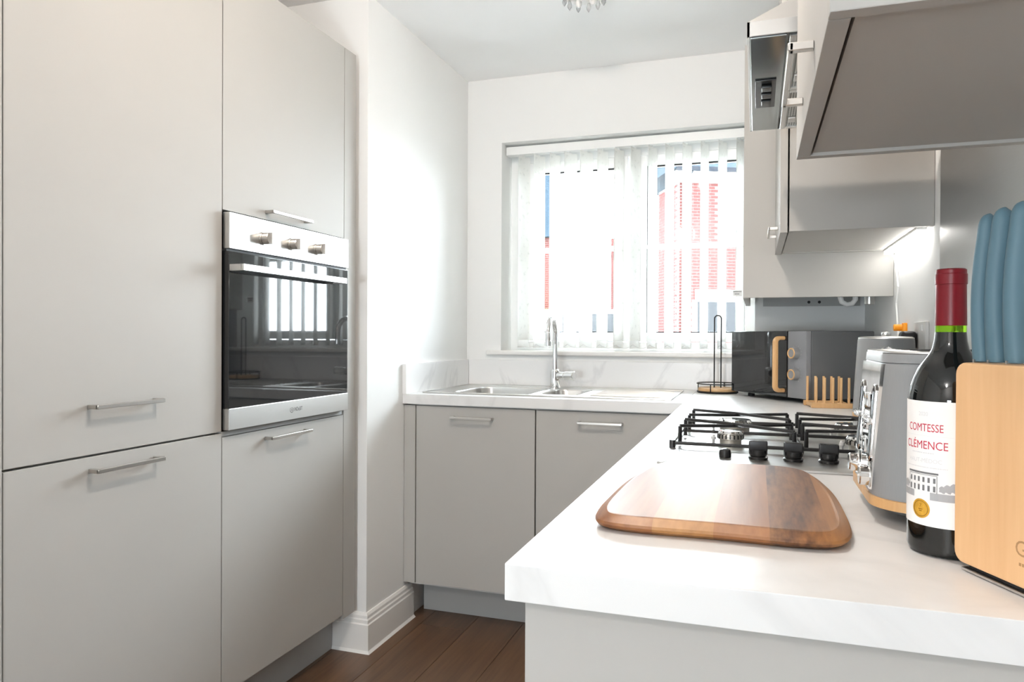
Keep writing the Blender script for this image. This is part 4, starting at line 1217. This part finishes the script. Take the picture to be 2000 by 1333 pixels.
def brick_wall(parent, origin, direction, length, height, thick, limit, holes=(), skip_cols=None):
    """Wall whose outer face runs from origin along direction; bricks stand proud of the mortar."""
    d = Vector((*direction, 0)).normalized(); n = Vector((d.y, -d.x, 0))
    mtx = Matrix((d, -n, Vector((0, 0, 1)))).transposed().to_4x4(); mtx.translation = Vector(origin)
    MB().box((0, 0.010, 0), (length, thick, height), mtx=mtx).build('wall', 'mortar', parent, smooth=False)
    pos = []
    row = 0
    zz = 0.0
    while zz + 0.065 < height:
        xx = 0.0 if row % 2 == 0 else -0.1125
        while xx < length - 0.02:
            x0, x1 = max(xx, 0), min(xx + 0.215, length)
            if not any(h[0] < x1 and x0 < h[1] and h[2] < zz + 0.06 and zz < h[3] for h in holes):
                pos.append((x0, x1, zz))
            xx += 0.225
        zz += 0.075; row += 1
    return mtx, pos


def lay(parent, mtx, pos, view, limit):
    """The bricks in plain view become parts, the rest one part of stuff."""
    vis = [p for p in pos if view(mtx @ Vector(((p[0] + p[1]) / 2, 0, p[2] + 0.03)))]
    singles = vis[:limit]
    ss = set(singles)
    rest = MB()
    for p in pos:
        if p in ss:
            o = bpy.data.objects.new('brick', brick_mesh); COL.objects.link(o); o.parent = parent
            o.matrix_parent_inverse = WM[parent.name].inverted()
            o.matrix_local = mtx @ Matrix.Translation((p[0], 0, p[2])) @ Matrix.Diagonal(((p[1] - p[0]) / 0.215, 1, 1, 1))
            o.matrix_basis = mtx @ Matrix.Translation((p[0], 0, p[2])) @ Matrix.Diagonal(((p[1] - p[0]) / 0.215, 1, 1, 1))
        else:
            rest.box((p[0], 0, p[2]), (p[1], 0.02, p[2] + 0.065), mtx=mtx)
    if len(ss) < len(pos):
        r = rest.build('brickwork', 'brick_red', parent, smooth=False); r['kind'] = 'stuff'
    else:
        rest.bm.free()


def seen(p):
    """Rough visibility of a far point through the window opening."""
    t = 3.43 / p.y
    xx, zz = p.x * t, CAMZ + (p.z - CAMZ) * t
    return -0.98 < xx < -0.07 and 1.16 < zz < 1.94

# house across the street on the right
h1 = thing('brick_house', 'red brick house with pale surrounds seen through the right window light', 'house', (-1.75, 18.0, GZ_))
C0 = Vector((-1.78, 18.0, GZ_))
dB, dA = Vector((0.90, 0.436)), Vector((-0.436, 0.90))
mB, pB = brick_wall(h1, C0, dB, 3.4, 5.15, 0.3, 300, holes=((0.42, 1.62, 1.35, 2.25), (1.08, 3.2, 3.65, 5.15)))
lay(h1, mB, pB, seen, 260)
oA = C0 + Vector((dA.x, dA.y, 0)) * 1.6
mA, pA = brick_wall(h1, oA, -dA, 1.6, 5.15, 0.3, 40)
lay(h1, mA, pA, seen, 0)
MB().box((0.40, -0.03, 2.25), (3.3, 0.05, 2.50), mtx=mB).build('lintel', 'render_cream', h1, smooth=False)
wd = MB().box((0.42, 0.02, 1.35), (1.62, 0.08, 2.25), mtx=mB).build('window', 'car_white', h1, smooth=False)
for k in range(2): MB().box((0.47 + k * 0.57, 0.0, 1.40), (1.00 + k * 0.57, 0.03, 2.20), mtx=mB).build('pane', 'far_glass', wd, smooth=False)
MB().box((1.08, -0.03, 3.65), (3.2, 0.06, 5.15), mtx=mB).build('render_panel', 'render_cream', h1, smooth=False)
MB().box((-0.2, -0.25, 5.15), (3.5, 0.3, 5.32), mtx=mB).build('soffit', 'car_white', h1, smooth=False)
MB().box((-0.2, -0.33, 5.32), (3.5, -0.22, 5.42), mtx=mB).build('gutter', 'pipe_dark', h1, smooth=False)
MB().loft([[mB @ Vector(p) for p in ((-0.3, -0.3, 5.36), (3.6, -0.3, 5.36), (3.6, 3.0, 5.36), (-0.3, 3.0, 5.36))], [mB @ Vector(p) for p in ((-0.3, 1.3, 6.9), (3.6, 1.3, 6.9), (3.6, 1.4, 6.9), (-0.3, 1.4, 6.9))]]).build('roof', 'slate', h1, smooth=False)
b = MB()
b.cyl(mB @ Vector((0.10, -0.06, 0)), mB @ Vector((0.10, -0.06, 5.0)), 0.05, 12)
b.cyl(mB @ Vector((0.10, -0.06, 5.0)), mB @ Vector((0.20, -0.25, 5.33)), 0.05, 12)
b.build('drainpipe', 'pipe_dark', h1)

# brick house on the left with a slate roof
h2 = thing('slate_roofed_house', 'brick house with blue slate roof at the left of the window', 'house', (-7.6, 24.0, GZ_))
mC, pC = brick_wall(h2, Vector((-10.2, 24.0, GZ_)), (1, 0), 3.72, 4.75, 0.3, 0)
lay(h2, mC, pC, lambda p: seen(p) and p.x > -6.95, 40)
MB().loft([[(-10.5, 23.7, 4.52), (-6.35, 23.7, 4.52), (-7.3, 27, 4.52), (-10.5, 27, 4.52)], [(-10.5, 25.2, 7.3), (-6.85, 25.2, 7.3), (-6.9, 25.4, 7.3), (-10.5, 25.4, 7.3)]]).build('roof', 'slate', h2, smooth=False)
MB().cyl((-6.56, 23.9, GZ_), (-6.56, 23.9, 4.5), 0.055, 12).build('drainpipe', 'pipe_dark', h2)
# pale rendered house between
h3 = thing('rendered_house', 'pale cream house between the two brick houses beyond the window', 'house', (-5.2, 30.0, GZ_))
MB().box((-6.3, 31.0, GZ_), (-4.0, 36.0, 4.6)).build('wall', 'render_cream', h3, smooth=False)
b = MB()
mD, pD = brick_wall(h3, Vector((-5.72, 29.75, GZ_)), (1, 0), 0.7, 5.4, 0.25, 0)
lay(h3, mD, pD, seen, 60)
MB().loft([[(-6.3, 30.8, 4.6), (-3.8, 30.8, 4.6), (-3.8, 36.2, 4.6), (-6.3, 36.2, 4.6)], [(-6.3, 32.9, 5.4), (-3.8, 32.9, 5.4), (-3.8, 33.1, 5.4), (-6.3, 33.1, 5.4)]]).build('roof', 'render_cream', h3, smooth=False)
o = MB().cyl((-6.05, 26.0, GZ_), (-5.32, 26.0, 6.75), 0.045, 10, r1=0.03).build('leaning_pole', 'pole_rust'); setp(o, 'thin leaning reddish pole against the white sky outside', 'pole')


def car(label, cx, y, m, windows, L=4.2, H=1.75, cat='car', grp='vehicles parked outside'):
    c = thing('parked_van', label, cat, (cx, y, GZ_), group=grp)
    pts = [(-L / 2, 0.35), (L / 2, 0.35), (L / 2, 0.95), (L / 2 - 0.7, 1.05), (L / 2 - 1.3, H), (-L / 2 + 0.1, H), (-L / 2, H - 0.2)]
    mt = Matrix.Translation((cx, y, GZ_)) @ Matrix.Rotation(PI / 2, 4, 'X')
    MB().prism([(p[0], p[1]) for p in pts], -1.7, 0, 0.04, 2, mtx=mt).build('body', m, c)
    for a, b_ in windows:
        MB().box((cx + a, y - 0.02, GZ_ + 1.05), (cx + b_, y + 0.01, GZ_ + H - 0.12), 0.01).build('window', 'far_glass', c)
    for wx in (-L / 2 + 0.8, L / 2 - 0.8):
        MB().cyl((cx + wx, y - 0.03, GZ_ + 0.33), (cx + wx, y + 0.2, GZ_ + 0.33), 0.33, 24, bev=0.03).build('wheel', 'tyre', c)
    return c
car('white parked van with dark side windows outside', -4.6, 20.0, 'car_white', ((-0.62, -0.22), (0.0, 0.36), (0.5, 0.9)), 4.6, 2.1)
car('yellow parked van at the left outside the window', -6.9, 22.0, 'car_yellow', ((0.3, 0.7), (0.85, 1.1)), 4.0, 2.2)
